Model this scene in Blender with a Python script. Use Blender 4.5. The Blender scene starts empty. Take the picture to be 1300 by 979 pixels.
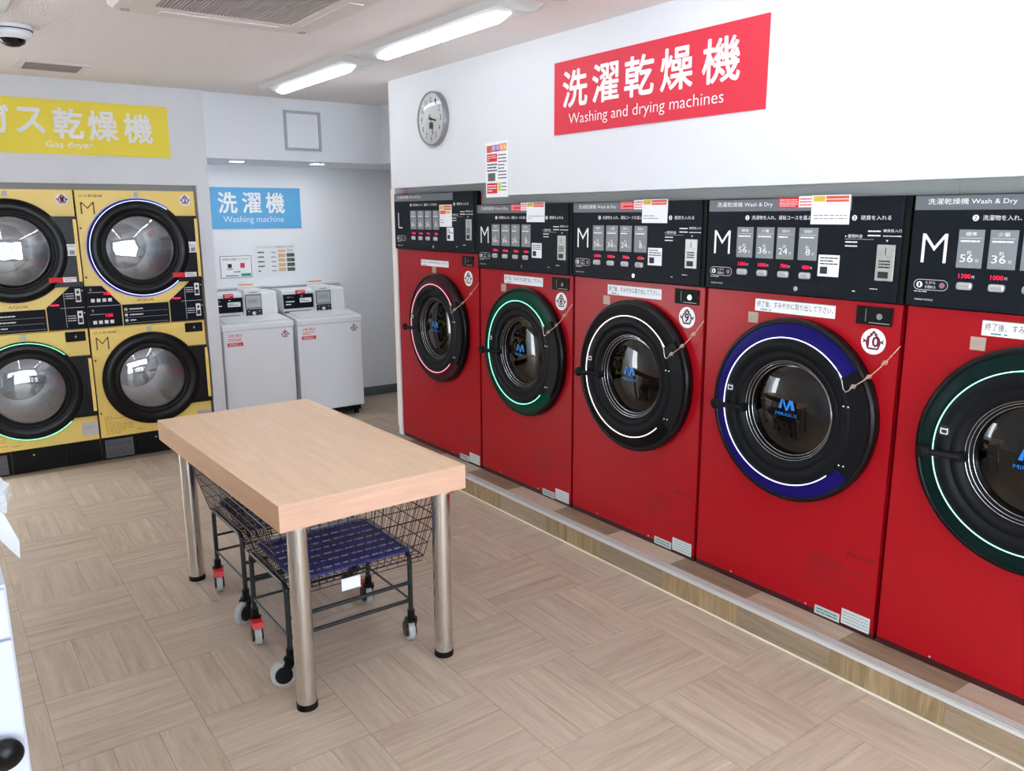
import bpy, bmesh, math, random
from mathutils import Vector, Matrix, Euler
random.seed(7)
PI = math.pi
S = bpy.context.scene
COL = S.collection

# ------------------------------------------------------------------ camera, world, exposure
def look(yaw, pitch, roll):
    y, p, r = map(math.radians, (yaw, pitch, roll))
    f = Vector((math.sin(y)*math.cos(p), math.cos(y)*math.cos(p), math.sin(p)))
    rt = f.cross(Vector((0, 0, 1))).normalized(); u = rt.cross(f)
    c, s = math.cos(r), math.sin(r)
    r2 = c*rt + s*u; u2 = -s*rt + c*u
    return Matrix((r2, u2, -f)).transposed()
cam_d = bpy.data.cameras.new('camera'); cam = bpy.data.objects.new('camera', cam_d); COL.objects.link(cam)
cam.matrix_world = look(36.0274, -11.8644, -0.2212).to_4x4()
cam.location = (0, 0, 1.80)
cam_d.sensor_width = 36; cam_d.lens = 1029.97/1300*36; cam_d.clip_start = 0.02; cam_d.clip_end = 200
S.camera = cam
S.view_settings.view_transform = 'Standard'
try: S.view_settings.look = 'None'
except Exception: pass
S.view_settings.gamma = 1
S.view_settings.exposure = 0.86
W = bpy.data.worlds.new('sky'); S.world = W; W.use_nodes = True
W.node_tree.nodes['Background'].inputs[0].default_value = (0.88, 0.94, 1.0, 1)
W.node_tree.nodes['Background'].inputs[1].default_value = 7.5
LAMP = 7.5        # emission of the ceiling tubes
DOWN = 42.0
S.cycles.max_bounces = 8; S.cycles.diffuse_bounces = 4; S.cycles.glossy_bounces = 4
S.cycles.transparent_max_bounces = 16; S.cycles.sample_clamp_indirect = 6

# ------------------------------------------------------------------ materials
def lin(c):
    return tuple((v/255/12.92 if v/255 <= .04045 else ((v/255+.055)/1.055)**2.4) for v in c)
MATS = {}
def mat(name, rgb, rough=.5, metal=0, coat=0, noise=0, nscale=20, bump=0, bscale=200, emit=None, es=0, spec=.4, stretch=None):
    if name in MATS: return MATS[name]
    m = bpy.data.materials.new(name); m.use_nodes = True; nt = m.node_tree; b = nt.nodes['Principled BSDF']
    c = lin(rgb)
    b.inputs['Base Color'].default_value = (*c, 1)
    b.inputs['Roughness'].default_value = rough; b.inputs['Metallic'].default_value = metal
    b.inputs['Coat Weight'].default_value = coat; b.inputs['Coat Roughness'].default_value = .06
    b.inputs['Specular IOR Level'].default_value = spec
    if noise or bump:
        tc = nt.nodes.new('ShaderNodeTexCoord'); src = tc.outputs['Object']
        if stretch:
            mp = nt.nodes.new('ShaderNodeMapping'); mp.inputs['Scale'].default_value = stretch
            nt.links.new(src, mp.inputs[0]); src = mp.outputs[0]
    if noise:
        n = nt.nodes.new('ShaderNodeTexNoise'); n.inputs['Scale'].default_value = nscale; n.inputs['Detail'].default_value = 4
        nt.links.new(src, n.inputs['Vector'])
        r = nt.nodes.new('ShaderNodeMapRange'); r.inputs[3].default_value = 1-noise; r.inputs[4].default_value = 1+noise
        nt.links.new(n.outputs['Fac'], r.inputs[0])
        mx = nt.nodes.new('ShaderNodeVectorMath'); mx.operation = 'SCALE'; mx.inputs[0].default_value = c
        nt.links.new(r.outputs[0], mx.inputs['Scale']); nt.links.new(mx.outputs[0], b.inputs['Base Color'])
    if bump:
        n = nt.nodes.new('ShaderNodeTexNoise'); n.inputs['Scale'].default_value = bscale; n.inputs['Detail'].default_value = 3
        nt.links.new(src, n.inputs['Vector'])
        bp = nt.nodes.new('ShaderNodeBump'); bp.inputs['Strength'].default_value = bump; bp.inputs['Distance'].default_value = .01
        nt.links.new(n.outputs['Fac'], bp.inputs['Height']); nt.links.new(bp.outputs[0], b.inputs['Normal'])
    if emit:
        b.inputs['Emission Color'].default_value = (*lin(emit), 1); b.inputs['Emission Strength'].default_value = es
    MATS[name] = m; return m

def glass(name, tint, refl=.08, alpha=.85):
    """clear pane: light passes straight through, with a mirror-like film"""
    if name in MATS: return MATS[name]
    m = bpy.data.materials.new(name); m.use_nodes = True; nt = m.node_tree; nt.nodes.clear()
    o = nt.nodes.new('ShaderNodeOutputMaterial'); t = nt.nodes.new('ShaderNodeBsdfTransparent'); g = nt.nodes.new('ShaderNodeBsdfGlossy')
    t.inputs[0].default_value = (*[v*alpha for v in lin(tint)], 1); g.inputs['Roughness'].default_value = .02
    fr = nt.nodes.new('ShaderNodeFresnel'); fr.inputs[0].default_value = 1.5
    ad = nt.nodes.new('ShaderNodeMath'); ad.operation = 'ADD'; ad.inputs[1].default_value = refl; ad.use_clamp = True
    mx = nt.nodes.new('ShaderNodeMixShader')
    nt.links.new(fr.outputs[0], ad.inputs[0]); nt.links.new(ad.outputs[0], mx.inputs[0])
    nt.links.new(t.outputs[0], mx.inputs[1]); nt.links.new(g.outputs[0], mx.inputs[2]); nt.links.new(mx.outputs[0], o.inputs[0])
    MATS[name] = m; return m

def wood(name, a, b_, rough=.45, scale=1.0, along='X', rnd=.18, contrast=1.0, bump=.05):
    """plank wood: long streaks along one object axis, each piece shifted and toned by its own random value"""
    m = bpy.data.materials.new(name); m.use_nodes = True; nt = m.node_tree; N = nt.nodes; L = nt.links; p = N['Principled BSDF']
    tc = N.new('ShaderNodeTexCoord'); oi = N.new('ShaderNodeObjectInfo')
    off = N.new('ShaderNodeVectorMath'); off.operation = 'SCALE'; off.inputs[0].default_value = (37.1, 51.7, 23.3)
    L.new(oi.outputs['Random'], off.inputs['Scale'])
    add = N.new('ShaderNodeVectorMath'); L.new(tc.outputs['Object'], add.inputs[0]); L.new(off.outputs[0], add.inputs[1])
    mp = N.new('ShaderNodeMapping'); sc = {'X': (2.2, 26, 26), 'Y': (26, 2.2, 26), 'Z': (26, 26, 2.2)}[along]
    mp.inputs['Scale'].default_value = tuple(v*scale for v in sc); L.new(add.outputs[0], mp.inputs[0])
    n1 = N.new('ShaderNodeTexNoise'); n1.inputs['Scale'].default_value = 1.0; n1.inputs['Detail'].default_value = 6; n1.inputs['Roughness'].default_value = .62
    n1.inputs['Distortion'].default_value = .6; L.new(mp.outputs[0], n1.inputs['Vector'])
    mp2 = N.new('ShaderNodeMapping'); mp2.inputs['Scale'].default_value = tuple(v*scale*5 for v in sc); L.new(add.outputs[0], mp2.inputs[0])
    n2 = N.new('ShaderNodeTexNoise'); n2.inputs['Scale'].default_value = 1.0; n2.inputs['Detail'].default_value = 3; L.new(mp2.outputs[0], n2.inputs['Vector'])
    m1 = N.new('ShaderNodeMath'); m1.operation = 'MULTIPLY_ADD'; m1.inputs[1].default_value = .3; L.new(n2.outputs['Fac'], m1.inputs[0]); L.new(n1.outputs['Fac'], m1.inputs[2])
    mr = N.new('ShaderNodeMapRange'); mr.inputs[1].default_value = .65-.23/contrast; mr.inputs[2].default_value = .65+.23/contrast; L.new(m1.outputs[0], mr.inputs[0])
    mix = N.new('ShaderNodeMix'); mix.data_type = 'RGBA'; L.new(mr.outputs[0], mix.inputs[0])
    mix.inputs[6].default_value = (*lin(a), 1); mix.inputs[7].default_value = (*lin(b_), 1)
    r2 = N.new('ShaderNodeMapRange'); r2.inputs[3].default_value = 1-rnd; r2.inputs[4].default_value = 1+rnd; L.new(oi.outputs['Random'], r2.inputs[0])
    vm = N.new('ShaderNodeVectorMath'); vm.operation = 'SCALE'; L.new(mix.outputs[2], vm.inputs[0]); L.new(r2.outputs[0], vm.inputs['Scale'])
    L.new(vm.outputs[0], p.inputs['Base Color']); p.inputs['Roughness'].default_value = rough
    if bump:
        bp = N.new('ShaderNodeBump'); bp.inputs['Strength'].default_value = bump; bp.inputs['Distance'].default_value = .005
        L.new(m1.outputs[0], bp.inputs['Height']); L.new(bp.outputs[0], p.inputs['Normal'])
    MATS[name] = m; return m

WALL = mat('wall_paper', (224, 227, 232), .9, bump=.35, bscale=160)
WALLB = mat('wall_paper_alcove', (232, 236, 242), .9, bump=.25, bscale=160)
CEIL = mat('ceiling_board', (236, 230, 229), .95, noise=.05, nscale=90, bump=.5, bscale=120)
FLOORW = wood('floor_plank', (168, 148, 129), (205, 187, 168), .45, rnd=.04, contrast=.9)
RISERV = wood('riser_wood_upright', (120, 98, 70), (176, 150, 114), .45, along='Z', rnd=.15)
RISERH = wood('riser_wood_flat', (122, 104, 84), (160, 140, 116), .45, along='X', rnd=.12)
BEECH = wood('beech_laminate', (232, 198, 164), (243, 212, 180), .42, scale=1.1, along='Y', rnd=0, contrast=1.3, bump=0)
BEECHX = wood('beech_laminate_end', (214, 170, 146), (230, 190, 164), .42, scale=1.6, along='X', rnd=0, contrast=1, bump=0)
RED = mat('red_enamel', (160, 6, 22), .32, noise=.02, nscale=3, spec=.3)
REDD = mat('dark_red_gap', (90, 6, 12), .5)
REDP = mat('faded_red_print', (128, 22, 30), .5)
BLK = mat('black_plastic', (12, 12, 14), .30, noise=.05, spec=.25)
BLKM = mat('matt_black_plastic', (10, 11, 13), .55, noise=.05, spec=.2)
PANEL = mat('charcoal_panel', (21, 25, 32), .5, noise=.03, spec=.12)
PANELG = mat('grey_band', (104, 108, 114), .4)
DGREY = mat('dark_door_plastic', (14, 16, 19), .45, spec=.15)
CHROME = mat('chrome', (214, 216, 220), .12, metal=1)
STEEL = mat('brushed_steel', (214, 212, 208), .17, metal=1)
DRUM = mat('drum_steel', (226, 228, 232), .42, metal=.3, noise=.04)
DRUMD = mat('dark_drum', (104, 96, 94), .5, metal=.2, noise=.25, nscale=6)
WHITE = mat('white_print', (240, 241, 243), .6)
PAPER = mat('white_paper', (238, 240, 244), .75)
ENAMEL = mat('white_enamel', (238, 240, 245), .35, noise=.01)
LID = mat('white_lid_plastic', (236, 240, 244), .3)
PLATE = mat('grey_course_plate', (128, 132, 136), .45, noise=.06, nscale=60)
PRED = mat('printed_red', (222, 40, 48), .6)
SIGNR = mat('sign_red', (214, 44, 66), .5)
SIGNY = mat('sign_yellow', (243, 222, 70), .5)
SIGNB = mat('sign_blue', (96, 172, 224), .5)
INK = mat('black_ink', (40, 40, 44), .6)
GRN = mat('green_ink', (30, 120, 100), .6)
MAROON = mat('maroon_ink', (112, 18, 48), .6)
YEL = mat('yellow_enamel', (250, 218, 122), .35, noise=.02, nscale=5)
YELD = mat('brown_print_on_yellow', (196, 152, 60), .5)
BROWN = mat('brown_ink', (92, 62, 30), .5)
NAVY = mat('navy_panel', (18, 22, 32), .5, spec=.12)
GREYF = mat('grey_filler', (150, 152, 150), .6)
ORNG = mat('orange_ink', (238, 150, 60), .6); PURP = mat('purple_ink', (150, 70, 170), .6); GREYP = mat('grey_print', (150, 152, 156), .6)
PINK = mat('beige_swatch', (222, 184, 140), .6); DKSW = mat('dark_swatch', (52, 60, 58), .6); YELP = mat('yellow_ink', (240, 210, 60), .6)
LOGO = mat('blue_logo', (30, 120, 205), .4)
STK = mat('silver_sticker', (186, 192, 190), .4); BEIGE = mat('beige_tag', (176, 158, 142), .5)
ALU = mat('aluminium', (200, 200, 202), .3, metal=.9)
NOSE = mat('nosing_aluminium', (206, 205, 203), .6, metal=.1)
CAULK = mat('white_caulk', (232, 226, 214), .6)
DKBASE = mat('grey_baseboard', (96, 104, 106), .6)
GLASSD = glass('dark_glass', (120, 120, 122), .03, .9)
GLASSC = glass('clear_glass', (245, 248, 250), .05, .95)
GLASSDR = glass('dryer_glass', (244, 246, 248), .20, .98)
DISP = mat('red_led_digits', (150, 10, 40), .5, emit=(255, 20, 70), es=1.3)
def led(name, rgb, es): return mat(name, rgb, .4, emit=rgb, es=es)
TUBE = mat('lit_tube', (255, 255, 255), .4, emit=(250, 252, 255), es=LAMP)
DLIGHT = mat('lit_downlight', (255, 255, 255), .4, emit=(255, 250, 245), es=DOWN)
WIRE = mat('brown_black_wire', (42, 30, 30), .38, metal=.3)
CARTF = mat('dark_green_frame', (46, 50, 52), .3, metal=.4)
RUB = mat('grey_rubber', (172, 174, 172), .6); BRK = mat('red_brake', (205, 30, 44), .45)
BLUEM = mat('blue_sheet', (40, 46, 130), .45); BLUEP = mat('pale_blue_print', (160, 165, 215), .5)

# ------------------------------------------------------------------ mesh builder
def frame(ax):
    ax = Vector(ax).normalized(); t = Vector((0, 0, 1)) if abs(ax.z) < .9 else Vector((1, 0, 0))
    a = ax.cross(t).normalized(); return a, ax.cross(a)
TINY = {'numeral_print', 'course_print', 'notice_print', 'faded_instructions', 'panel_dark_print', 'panel_print', 'sheet_print', 'table_ink', 'swatch_print', 'panel_lettering'}     # print too small to pick apart
class B:
    def __init__(s): s.v = []; s.f = []; s.mi = []; s.sm = []; s.cur = 0
    def add(s, vs, fs, smooth=False):
        o = len(s.v); s.v += [tuple(v) for v in vs]
        for f in fs: s.f.append([i+o for i in f]); s.mi.append(s.cur); s.sm.append(smooth)
        return s
    def m(s, i): s.cur = i; return s
    def box(s, x0, x1, y0, y1, z0, z1):
        x0, x1 = sorted((x0, x1)); y0, y1 = sorted((y0, y1)); z0, z1 = sorted((z0, z1))
        v = [(x0,y0,z0),(x1,y0,z0),(x1,y1,z0),(x0,y1,z0),(x0,y0,z1),(x1,y0,z1),(x1,y1,z1),(x0,y1,z1)]
        return s.add(v, [(0,3,2,1),(4,5,6,7),(0,1,5,4),(1,2,6,5),(2,3,7,6),(3,0,4,7)])
    def bbox(s, x0, x1, y0, y1, z0, z1, r):
        """box with bevelled edges"""
        bm = bmesh.new(); bmesh.ops.create_cube(bm, size=1)
        for v in bm.verts: v.co = Vector(((x0+x1)/2+v.co.x*(x1-x0), (y0+y1)/2+v.co.y*(y1-y0), (z0+z1)/2+v.co.z*(z1-z0)))
        bmesh.ops.bevel(bm, geom=bm.edges[:], offset=r, segments=2, profile=.5, affect='EDGES')
        bm.verts.index_update(); s.add([v.co for v in bm.verts], [[v.index for v in f.verts] for f in bm.faces]); bm.free(); return s
    def cyl(s, p0, p1, r0, r1=None, n=16, caps=True):
        r1 = r0 if r1 is None else r1
        p0, p1 = Vector(p0), Vector(p1); a, b = frame(p1-p0); vs = []
        for p, r in ((p0, r0), (p1, r1)):
            for i in range(n): t = 2*PI*i/n; vs.append(p + a*math.cos(t)*r + b*math.sin(t)*r)
        s.add(vs, [(i, (i+1) % n, n+(i+1) % n, n+i) for i in range(n)], True)
        if caps: s.add(vs[:n], [list(range(n-1, -1, -1))]); s.add(vs[n:], [list(range(n))])
        return s
    def lathe(s, prof, c=(0, 0, 0), ax=(0, -1, 0), n=48, a0=0, a1=2*PI, smooth=True):
        """prof = (radius, distance along ax)"""
        c = Vector(c); ax = Vector(ax).normalized()
        if abs(ax.y) > .9: a, b = Vector((1, 0, 0)), Vector((0, 0, 1))
        elif abs(ax.z) > .9: a, b = Vector((1, 0, 0)), Vector((0, 1, 0))
        else: a, b = Vector((0, 1, 0)), Vector((0, 0, 1))
        full = abs(a1-a0-2*PI) < 1e-6; k = n if full else n+1; vs = []
        for r, d in prof:
            for i in range(k):
                t = a0+(a1-a0)*i/n; vs.append(c+ax*d+a*math.cos(t)*r+b*math.sin(t)*r)
        fs = []
        for j in range(len(prof)-1):
            for i in range(n): fs.append((j*k+i, j*k+(i+1) % k, (j+1)*k+(i+1) % k, (j+1)*k+i))
        return s.add(vs, fs, smooth)
    def disc(s, c, r, ax=(0, -1, 0), n=32): return s.lathe([(1e-5, 0), (r, 0)], c, ax, n, smooth=False)
    def tube(s, pts, r, n=8, closed=False, caps=True):
        P = [Vector(p) for p in pts]; k = len(P); vs = []
        a = None
        for i, p in enumerate(P):
            d = (P[(i+1) % k]-P[i-1]) if closed else (P[min(i+1, k-1)]-P[max(i-1, 0)])
            d.normalize()
            if a is None: a, _ = frame(d)
            a = (a-d*a.dot(d)).normalized(); b = d.cross(a)
            for j in range(n): t = 2*PI*j/n; vs.append(p+a*math.cos(t)*r+b*math.sin(t)*r)
        fs = []
        for i in range(k if closed else k-1):
            q = (i+1) % k
            for j in range(n): fs.append((i*n+j, i*n+(j+1) % n, q*n+(j+1) % n, q*n+j))
        s.add(vs, fs, True)
        if caps and not closed: s.add(vs[:n], [list(range(n-1, -1, -1))]); s.add(vs[-n:], [list(range(n))])
        return s
    def prism(s, poly, y0, y1):
        """polygon in x,z pushed from y0 (front) to y1"""
        n = len(poly); ar = sum(poly[i][0]*poly[(i+1) % n][1]-poly[(i+1) % n][0]*poly[i][1] for i in range(n))
        if ar < 0: poly = poly[::-1]
        v = [(x, y0, z) for x, z in poly]+[(x, y1, z) for x, z in poly]
        return s.add(v, [list(range(n)), list(range(2*n-1, n-1, -1))]+[(i, n+i, n+(i+1) % n, (i+1) % n) for i in range(n)])
    def q(s, x0, x1, z0, z1, y):   # flat print facing -y
        return s.box(x0, x1, y, y+.0006, z0, z1)
    def xf(s, M): s.v = [tuple(M @ Vector(v)) for v in s.v]; return s
    def build(s, name, mats, parent=None, label=None, loc=None, kind=None):
        me = bpy.data.meshes.new(name); me.from_pydata(s.v, [], s.f); me.update()
        mats = mats if isinstance(mats, (list, tuple)) else [mats]
        for m in mats: me.materials.append(m)
        me.polygons.foreach_set('material_index', s.mi); me.polygons.foreach_set('use_smooth', s.sm); me.update()
        o = bpy.data.objects.new(name, me); COL.objects.link(o)
        if name in TINY and not kind: kind = 'stuff'
        if parent: o.parent = parent
        if loc: o.location = loc
        if label: o['label'] = label
        if kind: o['kind'] = kind
        return o
def tag(o, label, cat, group=None, kind=None):
    o['label'] = label; o['category'] = cat
    if group: o['group'] = group
    if kind: o['kind'] = kind
    return o
def thing(name, label, cat, loc=(0, 0, 0), rz=0, group=None):
    o = bpy.data.objects.new(name, None); COL.objects.link(o); o.location = loc; o.rotation_euler = (0, 0, rz)
    o.empty_display_size = .1
    return tag(o, label, cat, group)

# text turned into flat mesh
TC = {}
def glyphs(body, bold=0.0, res=2):
    k = (body, bold, res)
    if k in TC: return TC[k]
    c = bpy.data.curves.new('t', 'FONT'); c.body = body; c.size = 1; c.resolution_u = res; c.offset = bold; c.fill_mode = 'FRONT'
    o = bpy.data.objects.new('t', c); COL.objects.link(o); bpy.context.view_layer.update()
    me = bpy.data.meshes.new_from_object(o.evaluated_get(bpy.context.evaluated_depsgraph_get()))
    vs = [tuple(v.co) for v in me.vertices]; fs = [tuple(p.vertices) for p in me.polygons]
    bpy.data.objects.remove(o); bpy.data.curves.remove(c); bpy.data.meshes.remove(me)
    x0 = min(v[0] for v in vs); x1 = max(v[0] for v in vs); z0 = min(v[1] for v in vs); z1 = max(v[1] for v in vs)
    TC[k] = ([((v[0]-x0)/(x1-x0), (v[1]-z0)/(z1-z0)) for v in vs], fs); return TC[k]
def text(b, body, x0, x1, z0, z1, y, bold=0.0, res=2):
    """lettering fitted to a rectangle, facing -y"""
    big = bold >= .03
    vs, fs = glyphs(body, 0.0 if (big or bold > 0) else bold, res)
    if not big: return b.add([(x0+u*(x1-x0), y, z0+w*(z1-z0)) for u, w in vs], fs)
    e = bold*.55*(z1-z0); x0 += e; x1 -= e; z0 += e; z1 -= e
    for k in range(8):
        dx, dz = e*math.cos(k*PI/4), e*math.sin(k*PI/4)
        b.add([(x0+dx+u*(x1-x0), y-.00002*k, z0+dz+w*(z1-z0)) for u, w in vs], fs)
    return b
def lines(b, x0, x1, z0, z1, n, y, seed=0, fill=.5, words=6):
    """rows of unreadably small print"""
    R = random.Random(seed); h = (z1-z0)/n
    for i in range(n):
        z = z1-(i+.5)*h; x = x0
        while x < x1-.002:
            w = (x1-x0)/words*R.uniform(.4, 1.6); b.q(x, min(x+w, x1), z-h*fill/2, z+h*fill/2, y); x += w+(x1-x0)*.03
            if R.random() < .12: break
    return b
def badge(b, ink, num, cx, cz, r, y):
    """round number sticker: crest outline with flags at both sides; b gets white disc, ink the marks"""
    b.disc((cx, y, cz), r, n=28)
    y2 = y-.0008; k = r
    pts = [(-.45, .25), (-.2, .45), (0, .8), (.2, .45), (.45, .25), (.55, -.1), (.4, -.55), (-.4, -.55), (-.55, -.1)]
    for i in range(len(pts)):
        p, q = pts[i], pts[(i+1) % len(pts)]
        d = Vector((q[0]-p[0], q[1]-p[1])).normalized()*.07; nx, nz = -d.y, d.x
        ink.add([(cx+k*(p[0]+nx), y2, cz+k*(p[1]+nz)), (cx+k*(p[0]-nx), y2, cz+k*(p[1]-nz)), (cx+k*(q[0]-nx), y2, cz+k*(q[1]-nz)), (cx+k*(q[0]+nx), y2, cz+k*(q[1]+nz))], [(0, 1, 2, 3)])
    for s in (-1, 1):
        ink.add([(cx+s*k*.5, y2, cz-k*.02), (cx+s*k*.88, y2, cz+k*.22), (cx+s*k*.78, y2, cz+k*.0), (cx+s*k*.9, y2, cz-k*.16)], [(0, 1, 2, 3)])
        ink.add([(cx+s*k*.05, y2, cz+k*.45), (cx+s*k*.28, y2, cz+k*.7), (cx+s*k*.3, y2, cz+k*.45)], [(0, 1, 2)])
    w = .28 if len(num) == 1 else .5
    text(ink, num, cx-k*w, cx+k*w, cz-k*.42, cz+k*.42, y2-.0004, bold=.07)

# ------------------------------------------------------------------ the setting
CZ = 2.725       # ceiling height
def struct(b, name, m, label, cat): return tag(b.build(name, m), label, cat, kind='structure')
XL, YF = -1.9, -3.0
def wall(name, x0, x1, y0, y1, z0, z1, label, m=WALL): return struct(B().box(x0, x1, y0, y1, z0, z1), name, m, label, 'wall')
XW = 2.85
b = B(); b.box(XW, 3.12, -3.0, 4.10, 1.915, CZ); b.box(XW, 3.12, 4.10, 5.39, 1.992, CZ); b.box(2.915, 3.9, 5.458, 5.515, .122, 1.992)
b.box(2.915, 3.9, 5.39, 5.515, 1.992, CZ)
struct(b, 'wall_right', WALL, 'white textured wall over the row of red machines, carrying the red sign', 'wall')
# recess behind the machines
wall('wall_right_recess', 3.86, 3.96, -3.0, 5.458, 0, 2.2, 'grey rear wall of the recess behind the red machines', GREYF)
b = B(); b.box(2.945, 2.96, -3, 4.10, 1.70, 1.915); b.box(2.945, 2.96, 4.10, 5.33, 1.70, 1.992)
for y in (-.3, 1.42, 3.9): b.box(2.943, 2.945, y-.002, y+.002, 1.86, 1.915)
struct(b, 'trim_1', GREYF, 'grey filler strip between the red machines and the wall above', 'trim')
# back wall with dryers
b = B(); b.box(XL, 1.80, 6.55, 6.62, 2.03, CZ); b.box(1.80, 1.895, 6.55, 7.43, 0, CZ)
struct(b, 'wall_back', WALL, 'white wall around the yellow dryers, carrying the yellow sign', 'wall')
struct(B().box(XL, 1.80, 6.59, 6.605, 1.9, 2.03), 'trim_2', GREYF, 'grey filler strip above the yellow dryers', 'trim')
wall('wall_back_recess', XL, 1.80, 7.36, 7.43, 0, 2.4, 'hidden rear wall behind the yellow dryers')
b = B(); b.box(1.895, 3.40, 6.60, 6.70, 2.24, CZ); b.box(3.40, 3.50, 5.39, 6.70, 2.24, CZ)
struct(b, 'wall_bulkhead', WALLB, 'pale bulkhead above the alcove of white washing machines', 'wall')
wall('wall_alcove', 1.80, 5.6, 7.43, 7.50, 0, 2.3, 'pale rear wall of the alcove behind the white washing machines', WALLB)
wall('wall_alcove_right', 5.5, 5.6, 5.33, 7.43, 0, 2.3, 'pale end wall of the passage behind the red machines', WALLB)
wall('wall_alcove_front', 3.9, 5.5, 5.458, 5.515, 0, 2.3, 'pale wall of the passage behind the red machines', WALLB)
b = B(); b.box(1.895, 3.5, 6.70, 7.43, 2.24, 2.30); b.box(3.5, 5.6, 5.33, 7.43, 2.24, 2.30)
struct(b, 'ceiling_alcove', WALLB, 'lower ceiling of the washing machine alcove with two downlights', 'ceiling')
struct(B().box(XL-.1, 3.6, YF-.1, 6.72, CZ, CZ+.08), 'ceiling', CEIL, 'pale speckled acoustic board ceiling', 'ceiling')
b = B(); b.box(XL-.1, XL, YF, 6.6, 2.45, CZ); b.box(XL-.1, XL, 0.6, 6.6, 0, 2.45); b.box(XL-.1, XL, YF, -2.4, 0, 2.45); b.box(XL-.1, XL, -2.4, 0.6, 0, .1)
struct(b, 'wall_left', WALL, 'white side wall left of the frame, around the added window', 'wall')
b = B()
for k in range(4): b.box(XL-.08, XL-.02, -2.4+k*.98, -2.34+k*.98, .1, 2.45)
for z in (.1, 1.95, 2.39): b.box(XL-.08, XL-.02, -2.4, 0.6, z, z+.06)
win = struct(b, 'added_window', ALU, 'aluminium framed window added left of the frame for flat daylight', 'window')  # no window known on this side; added to let in fill daylight
B().box(XL-.055, XL-.05, -2.4, 0.6, .1, 2.45).build('window_pane', GLASSC, win)
# front wall: big glazed shop front (behind the camera)
b = B(); b.box(XL, 4.0, YF-.1, YF, 2.45, CZ); b.box(XL, -1.6, YF-.1, YF, 0, 2.45); b.box(2.6, 4.0, YF-.1, YF, 0, 2.45); b.box(-1.6, 2.6, YF-.1, YF, 0, .1)
struct(b, 'wall_front', WALL, 'white shop front wall around the large window behind the viewer', 'wall')
b = B()
for x in (-1.6, -.55, .5, 1.55, 2.54): b.box(x, x+.06, YF-.08, YF-.02, .1, 2.45)
for z in (.1, 1.95, 2.39): b.box(-1.6, 2.6, YF-.08, YF-.02, z, z+.06)
win = struct(b, 'window_1', ALU, 'aluminium framed shop window behind the viewer', 'window')
B().box(-1.6, 2.6, YF-.055, YF-.05, .1, 2.45).build('window_pane', GLASSC, win)

# floor: basket-weave planks, three per 0.455 m square
floor = struct(B().box(XL, 5.6, YF, 7.5, -.05, -.003), 'floor', mat('floor_joint', (156, 138, 120), .8), 'wood-look floor of three-plank squares laid in basket weave', 'floor')
T = .455; PW = T/3
pm = {}
def plank_mesh(nm, l, w, h, g, material):
    bb = B(); a, c = l/2-g, w/2-g; e = .0005
    v = [(-a,-c,-h),(a,-c,-h),(a,c,-h),(-a,c,-h),(-a+e,-c+e,0),(a-e,-c+e,0),(a-e,c-e,0),(-a+e,c-e,0)]
    bb.add(v, [(4,5,6,7),(0,1,5,4),(1,2,6,5),(2,3,7,6),(3,0,4,7)])
    me = bpy.data.meshes.new(nm); me.from_pydata(bb.v, [], bb.f); me.materials.append(material); return me
pme = plank_mesh('plank', T, PW, .006, .0003, FLOORW)
def seen(x, y, z=0, mg=60):
    v = cam.matrix_world.to_3x3().transposed() @ (Vector((x, y, z))-cam.location)
    if v.z > -.1: return False
    px = 650+1029.97*v.x/-v.z; py = 489.5-1029.97*v.y/-v.z
    return -mg < px < 1300+mg and -mg < py < 979+mg
cand = []; rest = B()
for i in range(-6, 11):
    for j in range(-10, 14):
        x0 = .645+i*T; y0 = 1.46+(j)*T
        for k in range(3):
            if (i+j) % 2: cx, cy, rz = x0+(k+.5)*PW, y0+T/2, PI/2      # runs along y
            else: cx, cy, rz = x0+T/2, y0+(k+.5)*PW, 0
            if cx > 2.84 and cy < 5.3: continue
            if cy > 7.3 or cy < YF+.1 or cx < XL+.2: continue
            if cy > 6.5 and cx < 1.9: continue
            vis = seen(cx, cy) and not (cx < -.05 and cy < 4)
            cand.append((0 if vis else 1, cx*cx+cy*cy, cx, cy, rz))
cand.sort(); n = 0
for vis, d, cx, cy, rz in cand:
    if vis == 0 and n < 298:
        o = bpy.data.objects.new('plank', pme); COL.objects.link(o); o.parent = floor; o.location = (cx, cy, random.uniform(-.0002, .0002)); o.rotation_euler = (0, 0, rz); n += 1
    else:
        a, c = (T/2, PW/2) if rz == 0 else (PW/2, T/2)
        rest.box(cx-a+.0004, cx+a-.0004, cy-c+.0004, cy+c-.0004, -.006, 0)
rest.build('plank_field', FLOORW, floor, kind='stuff')

# step under the red machines
SX, SZ = 2.76, .122
step = struct(B().box(SX+.004, 3.86, -3, 5.36, 0, SZ-.002), 'trim_3', mat('step_core', (110, 92, 72), .7), 'low wood-faced step that carries the red machines', 'step')
for j in range(-7, 9):
    y0 = 1.46+j*T+.18
    if y0 > 5.36: break
    y1 = min(y0+T, 5.36)
    if y1 < -1: continue
    if j % 2:
        for k in range(3):
            a, c = y0+(y1-y0)*k/3, y0+(y1-y0)*(k+1)/3
            B().box(-.004, .004, -(c-a)/2+.0005, (c-a)/2-.0005, 0, SZ-.004).build('riser_plank', RISERV, step, loc=(SX, (a+c)/2, 0))
    else:
        o = B().box(-(y1-y0)/2+.0005, (y1-y0)/2-.0005, -.004, .004, 0, SZ-.004).build('riser_plank', RISERH, step, loc=(SX, (y0+y1)/2, 0)); o.rotation_euler = (0, 0, PI/2)
    o = B().box(-(y1-y0)/2+.0005, (y1-y0)/2-.0005, -.09, .09, -.003, 0).build('tread_plank', RISERH if j % 2 else FLOORW, step, loc=(SX+.1, (y0+y1)/2, SZ)); o.rotation_euler = (0, 0, PI/2)
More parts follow.
